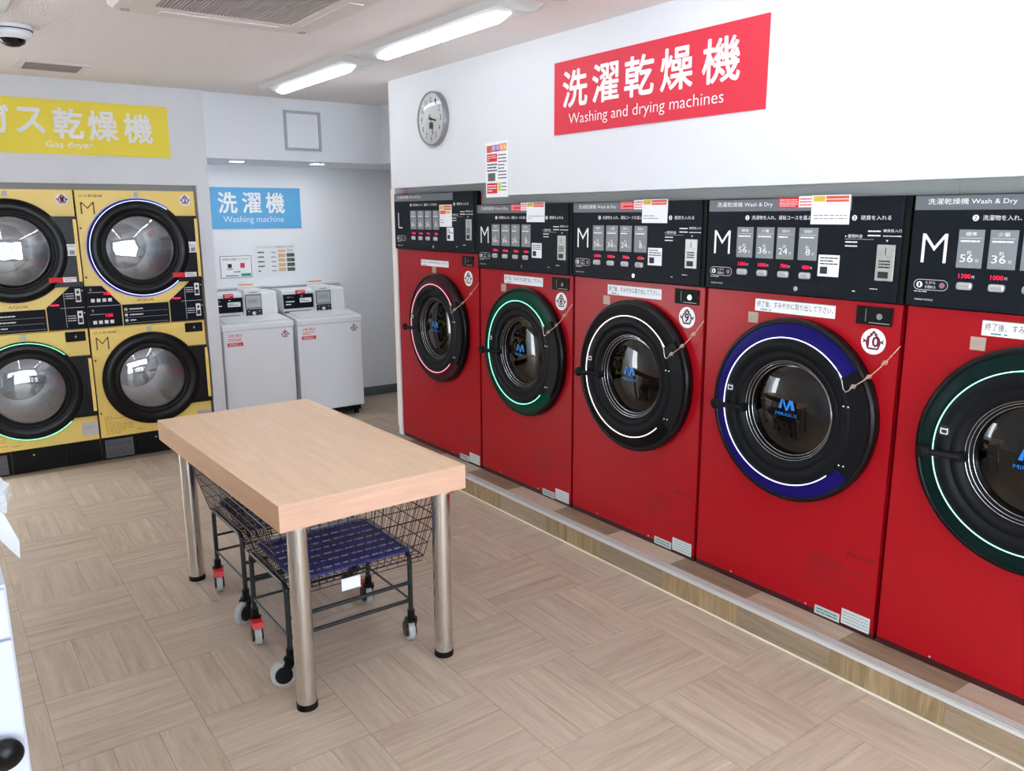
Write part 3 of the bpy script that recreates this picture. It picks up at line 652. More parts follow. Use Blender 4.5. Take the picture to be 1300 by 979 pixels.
    q = B(); lines(q, .72, .79, 1.575, 1.603, 2, -.0383, idx, .4, 4); q.q(.722, .748, 1.538, 1.568, -.0383); q.q(.756, .788, 1.538, 1.568, -.0383); q.build('sticker_print', GREYP, o)
    o = B().box(.607, .780, -.0475, -.046, 1.347, 1.382).build('strip_label', PAPER, t, 'red and white strip label under the door')
    q = B().q(.607, .695, 1.347, 1.382, -.0482); lines(q, .705, .775, 1.352, 1.377, 2, -.0482, idx, .3, 3); q.build('strip_print', PRED, o)
    o = B().bbox(.672, .802, -.010, 0, .917, .988, .002).build('lock_plate', BLKM, t, 'black lock plate on the lower deck')
    q = B(); text(q, '▲', .730, .745, .945, .965, -.0108); q.build('lock_mark', STK, o)
    o = B().box(.71, .82, -.001, 0, .21 if idx == 1 else .252, .305 if idx == 1 else .285).build('inspection_label', mat('pale_lilac_paper', (208, 202, 208), .6), t, 'pale inspection label'); q = B(); lines(q, .72, .81, .255, .28, 3, -.0018, idx, .3, 5); q.build('inspection_print', GREYP, o)
    # middle control panel: side wings and centre strip
    P = B(); P.prism([(g, 1.006), (g, 1.309), (.116, 1.306), (.232, 1.166), (.232, 1.006)], -.008, .002); P.prism([(w-g, 1.006), (w-g, 1.311), (.736, 1.311), (.575, 1.168), (.575, 1.006)], -.008, .002)
    P.bbox(.240, .567, -.006, .002, 1.006, 1.160, .002)
    cp = P.build('control_panel', NAVY, t, 'dark control panel between the decks')
    q = B(); yy = -.0088
    for zc in (1.25, 1.09):
        text(q, '上' if zc > 1.2 else '下', .03, .048, zc+.025, zc+.045, yy); 
        for k in range(4): q.q(.035+k*.038, .060+k*.038, zc-.06, zc-.035, yy)
        q.q(.02, .12, zc+.010, zc+.012, yy)
        q.q(.765, .800, zc-.05, zc+.045, yy); lines(q, .70, .755, zc-.03, zc+.02, 3, yy, int(zc*10), .25, 2); q.disc((.812, yy, zc+.03), .005, n=10)
    q.q(.01, .228, 1.160, 1.162, yy); q.q(.66, .815, 1.160, 1.162, yy); q.q(.690, .692, 1.02, 1.27, yy); yy = -.0068
    for k, z in enumerate((1.125, 1.083, 1.042)):
        q.disc((.262, yy, z), .011, n=16); lines(q, .285, .38, z-.006, z+.006, 1, yy, k, .7, 5); q.q(.25, .555, z-.021, z-.020, yy)
    q.build('panel_lettering', WHITE, cp, 'white lettering and diagrams')
    for zc in (1.25, 1.09): text(B(), '100', .125, .170, zc-.012, zc+.012, -.0089).build('display_digits', DISP, cp, 'glowing red digits')
    B().q(.60, .655, 1.18, 1.19, -.0089).build('display_bar', DISP, cp, 'glowing red bar')
    q = B()
    for zc in (1.25, 1.09): q.q(.770, .795, zc-.04, zc-.005, -.0095); q.q(.775, .790, zc+.01, zc+.03, -.0095)
    for k, z in enumerate((1.125, 1.083, 1.042)): text(q, str(k+1), .259, .265, z-.007, z+.007, -.0076)
    q.build('panel_dark_print', INK, cp)
    return t
dryer(.133, 1); dryer(.960, 2)
# the dark joint between the stacks
struct(B().box(.9575, .9605, 6.57, 6.60, .17, 1.985), 'trim_6', BLKM, 'dark joint between the two yellow dryers', 'trim')

# ------------------------------------------------------------------ white washers in the alcove
def washer(x_left, idx):
    t = thing('washing_machine', ['white top-loading coin washer number 5, left one in the alcove', 'white top-loading coin washer number 6, right one in the alcove, beside open floor'][idx],
              'washing machine', (x_left, 6.75, 0), 0, 'white washers in the alcove')
    w = .61; b = B(); b.bbox(.003, w-.003, .006, .62, .085, .868, .012)
    body = b.build('cabinet', ENAMEL, t)
    for x in (.06, w-.06):
        for y in (.07, .56): B().cyl((x, y, 0), (x, y, .09), .025, .018, n=12).build('foot', BLKM, t)
    B().box(.03, w-.03, .03, .6, .04, .085).build('base_pan', BLKM, t)
    b = B(); prof = [(0, .870), (.004, .905), (.03, .918), (.30, .945), (.62, .955), (.62, .870)]
    v = [(0, y, z) for y, z in prof]+[(w, y, z) for y, z in prof]; n = len(prof)
    b.add(v, [list(range(n)), list(range(2*n-1, n-1, -1))]+[(i, n+i, n+(i+1) % n, (i+1) % n) for i in range(n)])
    top = b.build('top_deck', LID, t)
    lid = B(); lid.add([(.045, .06, .924), (w-.045, .06, .924), (w-.045, .30, .949), (.045, .30, .949), (.045, .06, .932), (w-.045, .06, .932), (w-.045, .30, .957), (.045, .30, .957)], [(0, 3, 2, 1), (4, 5, 6, 7), (0, 1, 5, 4), (1, 2, 6, 5), (2, 3, 7, 6), (3, 0, 4, 7)])
    lid.build('lid', LID, t, 'flat white lid')
    # console
    c = B(); x0 = -.045 + .0; x0 = -.0+0.0
    cx0, cx1 = .0, .285
    pr = [(.31, .935), (.33, 1.135), (.36, 1.150), (.60, 1.150), (.60, .935)]
    v = [(.0, y, z) for y, z in pr]+[(w-.02, y, z) for y, z in pr]; n = len(pr)
    c.add(v, [list(range(n)), list(range(2*n-1, n-1, -1))]+[(i, n+i, n+(i+1) % n, (i+1) % n) for i in range(n)])
    con = c.build('console', LID, t)
    q = B().box(-.055+.06, .277, .300, .34, .985, 1.110)
    pn = q.build('control_panel', NAVY, con, 'dark control panel')
    q = B(); lines(q, .02, .10, 1.01, 1.06, 2, .2985, 1, .35, 3); q.q(.15, .26, 1.035, 1.075, .2985); text(q, 'スタート', .03, .09, 1.08, 1.095, .2985); lines(q, .16, .26, 1.085, 1.100, 1, .2985, 4, .3, 4); q.build('panel_print', WHITE, pn)
    q = B(); lines(q, .158, .235, 1.043, 1.068, 2, .2975, 2, .35, 4); q.build('panel_ink', INK, pn)
    q = B().box(.005, .255, .302, .33, .940, .962); q.build('detergent_slot', mat('slot_grey', (92, 96, 98), .5), con, 'long grey slot')
    o = B().box(.125, .205, .3015, .33, 1.112, 1.145).build('red_tag', PRED, con, 'small red label on the console'); q = B(); lines(q, .13, .2, 1.117, 1.140, 2, .3, 1, .35, 3); q.build('tag_print', WHITE, o)
    # coin box
    cb = B(); cb.bbox(.283, .440, .27, .45, .925, 1.180, .006)
    cbx = cb.build('coin_box', LID, t, 'white coin box')
    q = B(); q.box(.290, .432, .264, .268, 1.015, 1.135); fr = q.build('coin_face_frame', INK, cbx)
    q = B(); q.box(.296, .426, .2605, .264, 1.022, 1.129); q.build('coin_face', mat('coin_face_silver', (188, 192, 196), .35, metal=.4), cbx)
    q = B(); q.box(.315, .40, .2595, .2605, 1.060, 1.095); q.build('coin_display', mat('pale_display', (160, 172, 178), .3), cbx)
    q = B(); q.box(.292, .434, .262, .268, .930, 1.010); q.build('coin_lower_plate', INK, cbx, 'black lower coin plate')
    for x, z, r in ((.363, .972, .017), (.315, .955, .006), (.410, .955, .006), (.315, .990, .006), (.410, .990, .006)): B().lathe([(.0001, .004), (r*.7, .004), (r, 0)], (x, .262, z), n=16).build('coin_lock' if r > .01 else 'coin_screw', CHROME, cbx)
    q = B(); q.q(.33, .40, 1.148, 1.156, .2690); q.build('coin_caption', GREYP, cbx)
    o = B().box(.30, .43, .45, .452, 1.19, 1.215).build('upright_tag', PAPER, cbx); 
    q = B().q(.30, .43, 1.20, 1.212, .4490); q.build('tag_print', ORNG, o)
    # stickers
    o = B().box(.035, .165, .0045, .006, .738, .845).build('detergent_sticker', PAPER, t, 'white and red sticker')
    q = B().q(.035, .165, .738, .768, .0038); text(q, '洗剤', .045, .155, .812, .840, .0038, bold=.01); lines(q, .045, .155, .778, .806, 2, .0038, idx, .4, 5); q.build('sticker_red_print', PRED, o)
    q = B(); text(q, '自動投入', .050, .150, .743, .763, .0030, bold=.02); q.build('sticker_white_print', WHITE, o)
    wb, ib = B(), B(); badge(wb, ib, str(5+idx), .530, .806, .044, .0048)
    o = wb.build('number_badge', ENAMEL, t, 'badge with the number %d in a crest' % (5+idx)); ib.build('badge_mark', MAROON, o)
washer(1.968, 0); washer(2.612, 1)

# ------------------------------------------------------------------ table
tb = thing('folding_table', 'laundry folding table with thick beech-look top on four round steel legs', 'table', (1.262, 3.362, 0), math.radians(1.5))
hw, hl = .385, .762
B().bbox(-hw, hw, -hl, hl, .732, .83, .0015).build('tabletop', BEECH, tb)
SIDEW = wood('beech_laminate_side_shaded', (176, 128, 88), (196, 148, 104), .45, scale=1.3, along='Y', rnd=0, contrast=.8, bump=0)  # side edging more orange than the top, its shade mixed into the colour
for sg in (-1, 1):
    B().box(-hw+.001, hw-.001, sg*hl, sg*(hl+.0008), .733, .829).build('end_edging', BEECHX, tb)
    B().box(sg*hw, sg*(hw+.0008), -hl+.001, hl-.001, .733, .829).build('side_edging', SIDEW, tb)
for x, y in ((-.298, -.692), (.310, -.692), (-.285, .685), (.325, .685)):
    lg = B().cyl((x, y, .022), (x, y, .725), .0375, n=40).build('leg', STEEL, tb)
    B().cyl((x, y, 0), (x, y, .024), .0395, n=32).build('foot_cap', BLKM, lg, 'black rubber foot cap')
    B().cyl((x, y, .722), (x, y, .732), .06, n=32).build('mounting_flange', STEEL, lg)

# ------------------------------------------------------------------ shopping carts under the table
def caster(b_f, b_w, b_r, x, y, ang, brake):
    """b_f fork, b_w wheel, b_r brake; wheel radius 0.05"""
    c, s = math.cos(ang), math.sin(ang); tr = .030
    def P(u, v, z): return (x+c*u-s*v, y+s*u+c*v, z)
    b_f.cyl(P(0, 0, .105), P(0, 0, .150), .016, n=14); b_f.cyl(P(0, 0, .100), P(0, 0, .112), .026, n=16)
    for sg in (-1, 1):
        v = [P(-.022, sg*.017, .108), P(.022, sg*.017, .108), P(tr+.018, sg*.017, .045), P(tr-.008, sg*.017, .035), P(-.022, sg*.021, .108), P(.022, sg*.021, .108), P(tr+.018, sg*.021, .045), P(tr-.008, sg*.021, .035)]
        b_f.add(v, [(0, 1, 2, 3), (7, 6, 5, 4), (0, 4, 5, 1), (1, 5, 6, 2), (2, 6, 7, 3), (3, 7, 4, 0)])
    b_w.cyl(P(tr, -.013, .05), P(tr, .013, .05), .050, n=28)
    b_f.cyl(P(tr, -.0225, .05), P(tr, .0225, .05), .034, n=20)
    if brake:
        p = [P(tr-.02, -.022, .096), P(tr+.045, -.022, .088), P(tr+.045, .022, .088), P(tr-.02, .022, .096), P(tr-.02, -.022, .112), P(tr+.035, -.022, .112), P(tr+.035, .022, .112), P(tr-.02, .022, .112)]
        b_r.add(p, [(0, 3, 2, 1), (4, 5, 6, 7), (0, 1, 5, 4), (1, 2, 6, 5), (2, 3, 7, 6), (3, 0, 4, 7)])
    return P(tr, -.024, .05)
def cart(x, y, rz, label, angs, sheet, hx=.268):
    t = thing('laundry_cart', label, 'shopping cart', (x, y, 0), rz, 'wire laundry carts under the table')
    L_ = .205; r = .0105
    for sx in (-1, 1):
        X = sx*hx; f = B()
        pts = [(X, -L_, .15), (X, -L_, .375)]+[(X, -L_+.035*(1-math.cos(a)), .375+.035*math.sin(a)) for a in (.4, .8, 1.2, PI/2)]+[(X, L_-.035, .41)]+[(X, L_-.035+.035*math.sin(a), .375+.035*math.cos(a)) for a in (.4, .8, 1.2, PI/2)]+[(X, L_, .15)]
        f.tube(pts, r, n=12); f.tube([(X, -L_, .195), (X, L_, .195)], .005, n=8)
        f.build('side_frame', CARTF, t)
    for yy in (-L_, L_):
        for z in (.275, .195): B().tube([(-hx, yy, z), (hx, yy, z)], .0085 if yy < 0 else .006, n=10).build('cross_rail', CARTF, t)
    # wire basket, wider at the top
    bx, by, tx, ty, z0, z1 = .292, .245, .375, .288, .400, .690
    k = B()
    def ringpts(f_):
        a, c = bx+(tx-bx)*f_, by+(ty-by)*f_; z = z0+(z1-z0)*f_; return [(-a, -c, z), (a, -c, z), (a, c, z), (-a, c, z)]
    for i in range(6):
        f_ = i/5; p = ringpts(f_); rr = .0045 if i == 5 else .0030 if i in (0, 3) else .0021
        for j in range(4): k.tube([p[j], p[(j+1) % 4]], rr, n=5, caps=False)
    nx, ny = 19, 16
    for i in range(nx+1):
        f_ = -1+2*i/nx
        k.tube([(tx*f_, -ty, z1), (bx*f_, -by, z0), (bx*f_, by, z0), (tx*f_, ty, z1)], .0019, n=4, caps=False)
    for i in range(ny+1):
        f_ = -1+2*i/ny
        k.tube([(-tx, ty*f_, z1), (-bx, by*f_, z0), (bx, by*f_, z0), (tx, ty*f_, z1)], .0019, n=4, caps=False)
    # deeper front lip wires under the basket floor
    for i in range(12):
        f_ = -1+2*(i+.5)/12; k.tube([(bx*f_, -by, z0), (bx*f_+.01, -by+.02, z0-.03), (bx*f_+.03, -by+.02, z0-.03)], .0015, n=4, caps=False)
    k.tube([(-bx, -by+.02, z0-.03), (bx, -by+.02, z0-.03)], .0018, n=4)
    k.v = [(a+.022, b_, c_) for a, b_, c_ in k.v]
    k.build('wire_basket', WIRE, t, 'brown-black wire basket')
    if sheet: B().box(-.065, .015, -.262, -.2595, .352, .402).build('basket_tag', PAPER, t, 'small white tag hanging from the basket')
    corners = [(-hx, -L_), (hx, -L_), (-hx, L_), (hx, L_)]
    for i, (cx, cy) in enumerate(corners):
        bf, bw, br = B(), B(), B(); hub = caster(bf, bw, br, cx, cy, angs[i], i >= 2)
        o = bf.build('caster', BLK, t, 'black caster fork'); bw.build('wheel', RUB, o, 'grey rubber wheel')
        if i >= 2: br.build('brake', BRK, o, 'red brake lever')
    return t
cart(1.262, 3.050, .0, 'dark wire laundry cart under the near end of the table', [PI-.25, 1.35, -1.75, 1.45], True)
cart(1.288, 3.665, .01, 'dark wire laundry cart under the far end of the table, behind the nearer cart', [-2.5, 1.9, -1.8, 1.5], False)
def sheet(x, y, z, w, l, label):
    t = thing('folded_mat', label, 'mat', (x, y, z), .0)
    b = B(); b.bbox(-w/2, w/2, -l/2, l/2, .004, .016, .004); m_ = b.build('folded_sheet', BLUEM, t)
    q = B(); R = random.Random(int(y*10))
    for i in range(7):
        yy = -l/2+.03+i*(l-.06)/6; X = -w/2+.02
        while X < w/2-.04:
            ww = R.uniform(.015, .05); q.box(X, min(X+ww, w/2-.02), yy, yy+.012, .0162, .0172); X += ww+.012
    q.build('sheet_print', BLUEP, m_, 'rows of pale print')
    e = B(); e.tube([(-w/2+.01, l/2, .022), (w/2-.01, l/2, .022)], .008, n=10); e.tube([(w/2, -l/2+.01, .018), (w/2, l/2-.01, .018)], .007, n=10); e.build('piping', GREYP, m_)
sheet(1.275, 3.05, .418, .50, .44, 'folded dark blue mat with pale print lying in the nearer wire cart')
sheet(1.300, 3.665, .418, .50, .44, 'folded dark blue mat with pale print lying in the farther wire cart')

# ------------------------------------------------------------------ signs, clock, papers
def sign(name, loc, rz, w, h, m, label, rows):
    t = thing(name, label, 'sign', loc, rz)
    p = B().box(0, w, -.006, 0, 0, h).build('sign_board', m, t)
    q = B()
    for body, x0, x1, z0, z1, bold in rows: text(B(), body, x0, x1, z0, z1, -.0068, bold=bold, res=4).build('sign_character' if len(body) == 1 else 'sign_lettering', WHITE, p)
    return t
sign('wall_sign', (XW-.001, 3.518, 2.216), -PI/2, 1.347, .362, SIGNR, 'red sign with white lettering, Washing and drying machines, high on the right wall',
     [('洗', .070, .265, .128, .312, .040), ('濯', .300, .495, .128, .312, .034), ('乾', .530, .725, .128, .312, .040), ('燥', .765, .960, .128, .312, .034), ('機', 1.010, 1.215, .128, .312, .034), ('Washing and drying machines', .120, 1.135, .030, .098, -.008)])
sign('wall_sign', (.28, 6.549, 2.224), 0, 1.352, .360, SIGNY, 'yellow sign with white lettering, Gas dryer, above the yellow dryers',
     [('ガ', .175, .348, .120, .305, .05), ('ス', .378, .553, .130, .300, .05), ('乾', .597, .787, .105, .310, .048), ('燥', .815, 1.008, .100, .305, .042), ('機', 1.046, 1.240, .095, .300, .042), ('Gas dryer', .541, .838, .030, .088, .0)])
sign('wall_sign', (1.95, 7.429, 1.690), 0, 1.017, .360, SIGNB, 'light blue sign with white lettering, Washing machine, on the alcove wall',
     [('洗', .262, .430, .135, .320, .040), ('濯', .475, .650, .135, .320, .034), ('機', .690, .865, .135, .320, .034), ('Washing machine', .300, .850, .040, .110, -.008)])
ck = thing('wall_clock', 'round white wall clock with a silver rim left of the red sign', 'clock', (XW, 4.76, 2.413), -PI/2)
B().lathe([(.0001, .028), (.158, .028), (.160, .034), (.167, .037), (.172, .028), (.172, 0)], n=56).build('rim', mat('clock_silver', (150, 152, 156), .3, metal=.7), ck)
fc = B().disc((0, -.0295, 0), .158, n=56).build('clock_face', WHITE, ck)
q = B()
for h in range(1, 13):
    a = PI/2-h*PI/6; cx, cz = .118*math.cos(a), .118*math.sin(a); ww = .016 if h < 10 else .024
    text(q, str(h), cx-ww/2*1.1, cx+ww/2*1.1, cz-.018, cz+.018, -.0305, bold=.02)
for k in range(60):
    a = k*PI/30; c, s = math.cos(a), math.sin(a); r0 = .143
    q.add([(c*r0-s*.0008, -.0305, s*r0+c*.0008), (c*r0+s*.0008, -.0305, s*r0-c*.0008), (c*.150+s*.0008, -.0305, s*.150-c*.0008), (c*.150-s*.0008, -.0305, s*.150+c*.0008)], [(0, 1, 2, 3)])
q.build('numerals', INK, fc)
B().box(-.024, .024, -.0312, -.0302, -.062, -.022).build('small_display', mat('lcd_grey', (90, 92, 96), .4), fc, 'small grey display')
def hand(nm, ang, l, tail, w, y):
    q = B(); q.box(-w/2, w/2, y-.001, y, -tail, l); q.xf(Matrix.Rotation(math.radians(ang), 4, 'Y')); q.build(nm, INK, ck)
hand('hour_hand', 103, .070, .028, .010, -.033); hand('minute_hand', 163, .105, .028, .006, -.0355)
B().cyl((0, -.029, 0), (0, -.039, 0), .006, n=12).build('hub', INK, ck)
B().lathe([(.160, .037), (.12, .043), (.06, .0455), (.0001, .046)], n=40).build('clock_glass', glass('clock_glass', (252, 252, 252), -.03, 1.0), ck)
# poster under the clock
po = thing('wall_poster', 'narrow poster with red, purple and orange print between clock and red sign', 'poster', (XW-.001, 4.174, 1.905), -PI/2)
pb = B().box(0, .229, -.0015, 0, 0, .318).build('poster_sheet', PAPER, po)
q = B(); y = -.0022
q.m(1).q(.012, .062, .258, .298, y).m(2).q(.064, .145, .262, .300, y).m(3).q(.148, .215, .262, .305, y)
q.m(0).q(.012, .118, .205, .250, y); q.m(4).q(.022, .098, .094, .140, y); q.m(0).q(.012, .118, .022, .082, y); q.m(5).q(.125, .160, .035, .085, y)
q.m(4); lines(q, .128, .212, .100, .250, 8, y, 3, .35, 3); lines(q, .014, .118, .146, .198, 3, y, 5, .5, 4); lines(q, .165, .21, .03, .09, 3, y, 8, .3, 2)
q.m(6); lines(q, .018, .112, .212, .244, 3, y-.0008, 9, .3, 4); lines(q, .02, .11, .03, .074, 3, y-.0008, 10, .35, 3); text(q, '夏得', .068, .142, .268, .296, y-.0008, bold=.02); text(q, '実施', .152, .212, .270, .298, y-.0008, bold=.02)
q.build('poster_print', [PRED, mat('brick_ink', (200, 96, 70), .6), PURP, ORNG, mat('grey_ink', (96, 98, 104), .6), mat('lime_ink', (190, 214, 120), .6), WHITE], pb)
# notices on the alcove wall
n1 = thing('wall_notice', 'framed white notice with small pink marks under the blue sign', 'notice', (2.188, 7.429, 1.250), 0)
p = B().box(0, .290, -.003, 0, 0, .205).build('notice_sheet', PAPER, n1)
q = B(); y = -.0038
for a in ((.004, .286, .004, .008), (.004, .286, .197, .201), (.004, .008, .004, .201), (.282, .286, .004, .201)): q.q(*a, y)
text(q, '洗剤は自動で入ります', .025, .265, .160, .182, y, bold=.01); lines(q, .12, .2, .050, .066, 1, y, 3, .5, 4); lines(q, .05, .17, .016, .032, 1, y, 5, .5, 5); q.q(.070, .105, .095, .130, y); lines(q, .06, .115, .078, .090, 1, y, 1, .5, 2)
q.build('notice_ink', INK, p); q = B().q(.182, .222, .092, .136, y); text(q, '禁', .06, .06001, 0, .001, .1) if False else None; q.build('pink_mark', mat('magenta_ink', (206, 60, 110), .6), p); B().q(.185, .275, .016, .042, y).build('green_mark', mat('teal_ink', (60, 150, 130), .6), p)
n2 = thing('wall_notice', 'unframed price table with beige and dark green swatches on the alcove wall', 'notice', (2.510, 7.429, 1.250), 0)
p = B().box(0, .385, -.002, 0, 0, .290).build('notice_sheet', mat('pale_paper', (228, 232, 234), .7), n2)
q = B(); y = -.0028; text(q, 'コインランドリーの洗濯料金のご案内', .02, .365, .262, .280, y, bold=.01)
for r_ in range(5):
    z = .215-r_*.042; lines(q, .025, .085, z, z+.018, 1, y, r_, .7, 2); lines(q, .15, .195, z, z+.012, 1, y, r_+9, .6, 2)
lines(q, .30, .36, .222, .250, 2, y, 3, .3, 3)
q.build('table_ink', mat('grey_ink', (96, 98, 104), .6), p)
q = B(); q2 = B(); 
for r_ in range(4): z = .178-r_*.044; q.q(.215, .285, z, z+.032, y); q2.q(.298, .372, z, z+.032, y)
q.q(.215, .285, .222, .242, y); q.build('beige_swatches', PINK, p); q2.build('dark_swatches', DKSW, p)
q = B()
for r_ in range(4): z = .178-r_*.044; lines(q, .303, .367, z+.006, z+.026, 2, y-.0008, r_, .3, 3)
q.build('swatch_print', GREYP, p)

# ------------------------------------------------------------------ ceiling things
def fixture(x, y0, label):
    t = thing('ceiling_light', label, 'light', (x, y0, CZ), 0, 'tube lights in rows on the ceiling')
    L_ = 1.47; b = B(); w = .125
    pr = [(-w, 0), (-w+.022, -.028), (-.034, -.036), (.034, -.036), (w-.022, -.028), (w, 0)]
    n = len(pr); v = [(px, .0, pz) for px, pz in pr]+[(px*.92, L_, pz) for px, pz in pr]
    v = [(px, 0 if pz == 0 else .045, pz) for px, pz in pr]+[(px, L_ if pz == 0 else L_-.045, pz) for px, pz in pr]
    b.add(v, [list(range(n))[::-1], list(range(n, 2*n))]+[(i, (i+1) % n, n+(i+1) % n, n+i) for i in range(n)])
    b.build('housing', mat('lamp_housing', (206, 208, 208), .45), t)
    d = B(); N = 14; m = 12; vs = []; fs = []
    for i in range(N+1):
        f = i/N; yy = .10+(L_-.20)*f; e = math.sqrt(max(0, 1-max(0, (abs(f-.5)-.46)/.04)**2)) if abs(f-.5) > .46 else 1; e = max(e, .35)
        for j in range(m+1): a = PI*j/m; vs.append((.033*math.cos(a)*e, yy, -.032-.034*math.sin(a)*e))
    for i in range(N):
        for j in range(m): fs.append((i*(m+1)+j, (i+1)*(m+1)+j, (i+1)*(m+1)+j+1, i*(m+1)+j+1))
    d.add(vs, fs, True); d.add([vs[j] for j in range(m+1)], [list(range(m+1))]); d.add([vs[N*(m+1)+j] for j in range(m+1)], [list(range(m, -1, -1))])
    d.build('tube_diffuser', TUBE, t, 'lit white tube')
names = {3: 'lit tube light nearest the alcove', 2: 'lit tube light second from the alcove, before the clock', 1: 'lit tube light third from the alcove, at the top edge of the frame'}
for k, y0 in ((3, 4.66), (2, 3.06), (1, 1.46), (0, -.14), (-1, -1.74)):
    fixture(2.29, y0, names.get(k, ('tube light of the right ceiling row, above the viewer' if k == 0 else 'tube light of the right ceiling row, nearest the shop window')))
for k, y0 in ((2, 3.09), (1, 1.49), (0, -.11), (-1, -1.71)):
    fixture(.36, y0, ['tube light of the left ceiling row, at the top left corner of the frame', 'tube light of the left ceiling row, before the viewer', 'tube light of the left ceiling row, above the viewer', 'tube light of the left ceiling row, nearest the shop window'][2-k])
for x, lab in ((2.235, 'left round downlight in the alcove ceiling'), (2.93, 'right round downlight in the alcove ceiling')):
    t = thing('downlight', lab, 'light', (x, 6.90, 2.24), 0, 'downlights in the alcove ceiling')
    B().lathe([(.058, .0), (.070, .004), (.074, 0)], ax=(0, 0, -1), n=28).build('rim', LID, t); B().disc((0, 0, -.0015), .058, (0, 0, -1), 28).build('lamp', DLIGHT, t, 'lit disc')
t = thing('downlight', 'added downlight in the passage behind the red machines, out of sight, brightens the alcove', 'light', (4.35, 6.45, 2.24), 0)  # unseen lamp, added to brighten the right side of the alcove
B().lathe([(.058, .0), (.070, .004), (.074, 0)], ax=(0, 0, -1), n=28).build('rim', LID, t); B().disc((0, 0, -.0015), .058, (0, 0, -1), 28).build('lamp', DLIGHT, t, 'lit disc')
# air conditioner cassette
ac = thing('air_conditioner', 'square ceiling cassette air conditioner cut by the top edge of the frame', 'air conditioner', (1.285, 3.68, CZ), 0)
Mc = mat('ac_plastic', (224, 216, 214), .5)
def rr(hx, hy, r, z, n=6):
    out = []
    for (sx, sy, a0) in ((1, 1, 0), (-1, 1, PI/2), (-1, -1, PI), (1, -1, 3*PI/2)):
        for i in range(n+1): a = a0+PI/2*i/n; out.append((sx*(hx-r)+r*math.cos(a), sy*(hy-r)+r*math.sin(a), z))
    return out
b = B(); loops = [rr(.475, .475, .07, 0), rr(.475, .475, .07, -.020), rr(.455, .455, .06, -.034), rr(.31, .31, .02, -.034), rr(.305, .305, .02, -.028)]
k = len(loops[0]); b.add([p for l in loops for p in l], [(j*k+i, (j+1)*k+i, (j+1)*k+(i+1) % k, j*k+(i+1) % k) for j in range(4) for i in range(k)], False)
b.build('frame', Mc, ac)
gr = B().box(-.305, .305, -.305, .305, -.027, -.024).build('intake_back', mat('ac_dark', (150, 142, 143), .8), ac)
g_ = B()
for i in range(40): x = -.30+i*.0154; g_.box(x, x+.006, -.30, .30, -.033, -.028)
g_.build('intake_grille', mat('ac_grille', (196, 187, 188), .6), ac, 'fine intake grille', kind='stuff')
for k in range(4):
    lv = B().bbox(-.27, .27, .345, .415, -.040, -.034, .002); lv.xf(Matrix.Rotation(k*PI/2, 4, 'Z')); lv.build('louvre', Mc, ac)
    cr = B().lathe([(.014, .036), (.017, .038), (.020, .036)], (.405, .405, 0), (0, 0, -1), 20); cr.xf(Matrix.Rotation(k*PI/2, 4, 'Z')); cr.build('corner_ring', mat('ac_ring', (150, 142, 144), .5), ac)
# vent grille and dome camera
v = thing('ceiling_vent', 'rectangular slatted vent in the ceiling above the yellow sign', 'vent', (.84, 6.03, CZ), 0)
B().box(-.20, .20, -.17, .17, -.012, 0).build('frame', Mc, v); q = B()
for i in range(9): y = -.115+i*.027; q.box(-.15, .15, y, y+.012, -.016, -.012)
q.build('slat', mat('vent_slat', (150, 140, 140), .6), v); B().box(-.155, .155, -.125, .125, -.0135, -.012).build('vent_opening', mat('vent_dark', (128, 118, 118), .7), v)
dc = thing('dome_camera', 'white ceiling dome camera with a black eye at the left edge', 'camera', (.525, 4.93, CZ), 0)
B().lathe([(.095, 0), (.095, .018), (.090, .020), (.084, .022), (.092, .026), (.088, .045), (.062, .062)], ax=(0, 0, -1), n=36).build('housing', LID, dc)
B().lathe([(.062, .060), (.055, .080), (.030, .094), (.0001, .098)], ax=(0, 0, -1), n=28).build('dome', mat('black_dome', (16, 18, 20), .12), dc, 'glossy black dome')
B().lathe([(.0955, .018), (.0955, .022), (.09, .022)], ax=(0, 0, -1), n=36).build('seam', BLKM, dc)
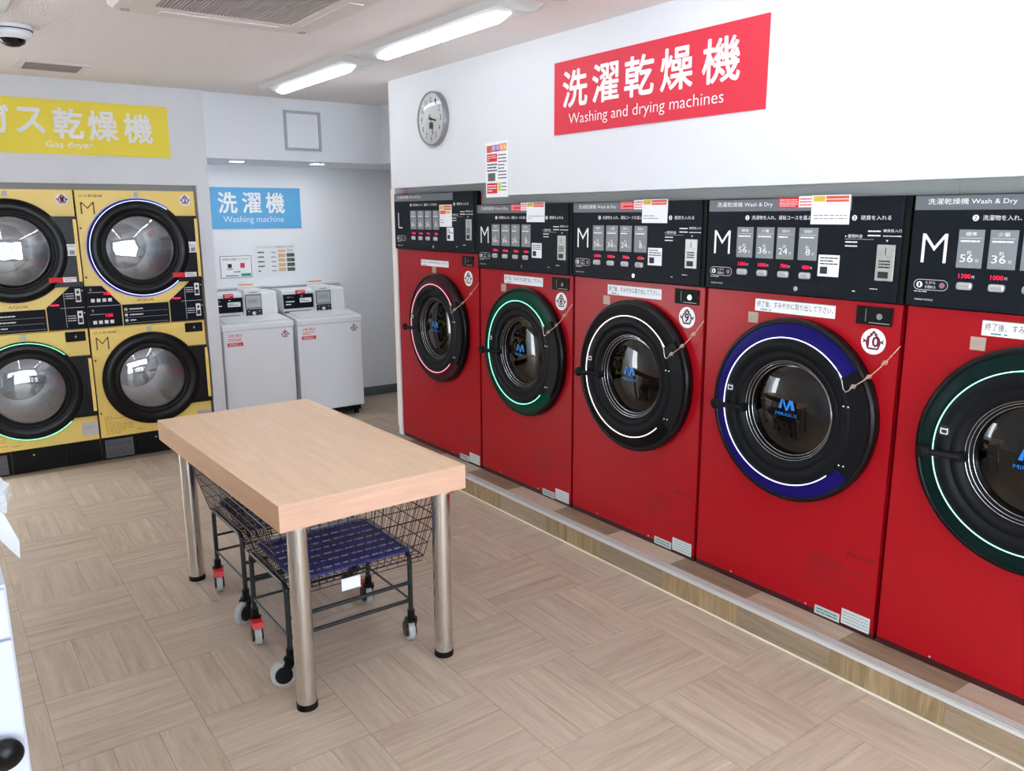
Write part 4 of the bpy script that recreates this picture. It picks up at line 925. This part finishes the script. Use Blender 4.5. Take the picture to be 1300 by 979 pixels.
# access hatch on the bulkhead
h = thing('access_hatch', 'square white access hatch on the bulkhead above the alcove', 'hatch', (2.69, 6.598, 2.478), 0)
q = B()
for a in ((-.155, .155, .135, .155), (-.155, .155, -.155, -.135), (-.155, -.135, -.135, .135), (.135, .155, -.135, .135)): q.box(a[0], a[1], -.018, 0, a[2], a[3])
q.build('frame', mat('hatch_frame', (176, 180, 186), .5), h); B().box(-.133, .133, -.010, 0, -.133, .133).build('panel', WALLB, h)

# ------------------------------------------------------------------ white cabinet and bag at the left edge
CABW = mat('cabinet_white', (206, 213, 228), .4)
cb = thing('white_cabinet', 'white cabinet with a round black knob, cut by the left edge of the frame', 'cabinet', (0, 0, 0), 0)
B().bbox(-.55, .069, 1.905, 2.50, 0, 1.046, .004).build('body', CABW, cb)
B().bbox(-.545, .066, 1.890, 1.905, .02, .925, .003).build('door', CABW, cb); B().bbox(-.545, .066, 1.890, 1.905, .932, 1.040, .003).build('drawer', CABW, cb)
kn = B().lathe([(.010, 0), (.014, .018), (.034, .020), (.036, .030), (.030, .040), (.0001, .044)], (.024, 1.892, .684), n=28).build('knob', BLK, cb, 'round black knob')
bg = B(); N, M_ = 16, 18; vs = []; fs = []; R = random.Random(3)
for i in range(N+1):
    f = i/N
    for j in range(M_):
        a = 2*PI*j/M_; cr = 1+.13*math.sin(5*a+4*f)+.07*R.uniform(-1, 1)
        rx = (.030+.085*math.sin(PI*min(1, .1+f*.85))**.7)*cr
        x, y, z = -.005+rx*math.cos(a), 2.27+rx*math.sin(a)*1.2, 1.205-.152*f
        vs.append((x, y, z))
for i in range(N):
    for j in range(M_): fs.append((i*M_+j, i*M_+(j+1) % M_, (i+1)*M_+(j+1) % M_, (i+1)*M_+j)[::-1])
bg.add(vs, fs, False)
bg.prism([(.074, 1.14), (.098, 1.10), (.120, 1.03), (.117, .985), (.095, 1.02), (.078, 1.05)], 2.20, 2.215)     # loose corner hanging past the cabinet edge
bg.prism([(.074, 1.12), (.090, 1.10), (.100, 1.04), (.085, 1.03), (.078, 1.06)], 2.215, 2.26)
bo = bg.build('plastic_bag', mat('milky_plastic', (214, 218, 224), .25, noise=.08, nscale=25)); tag(bo, 'crumpled milky plastic bag standing on the white cabinet', 'bag')
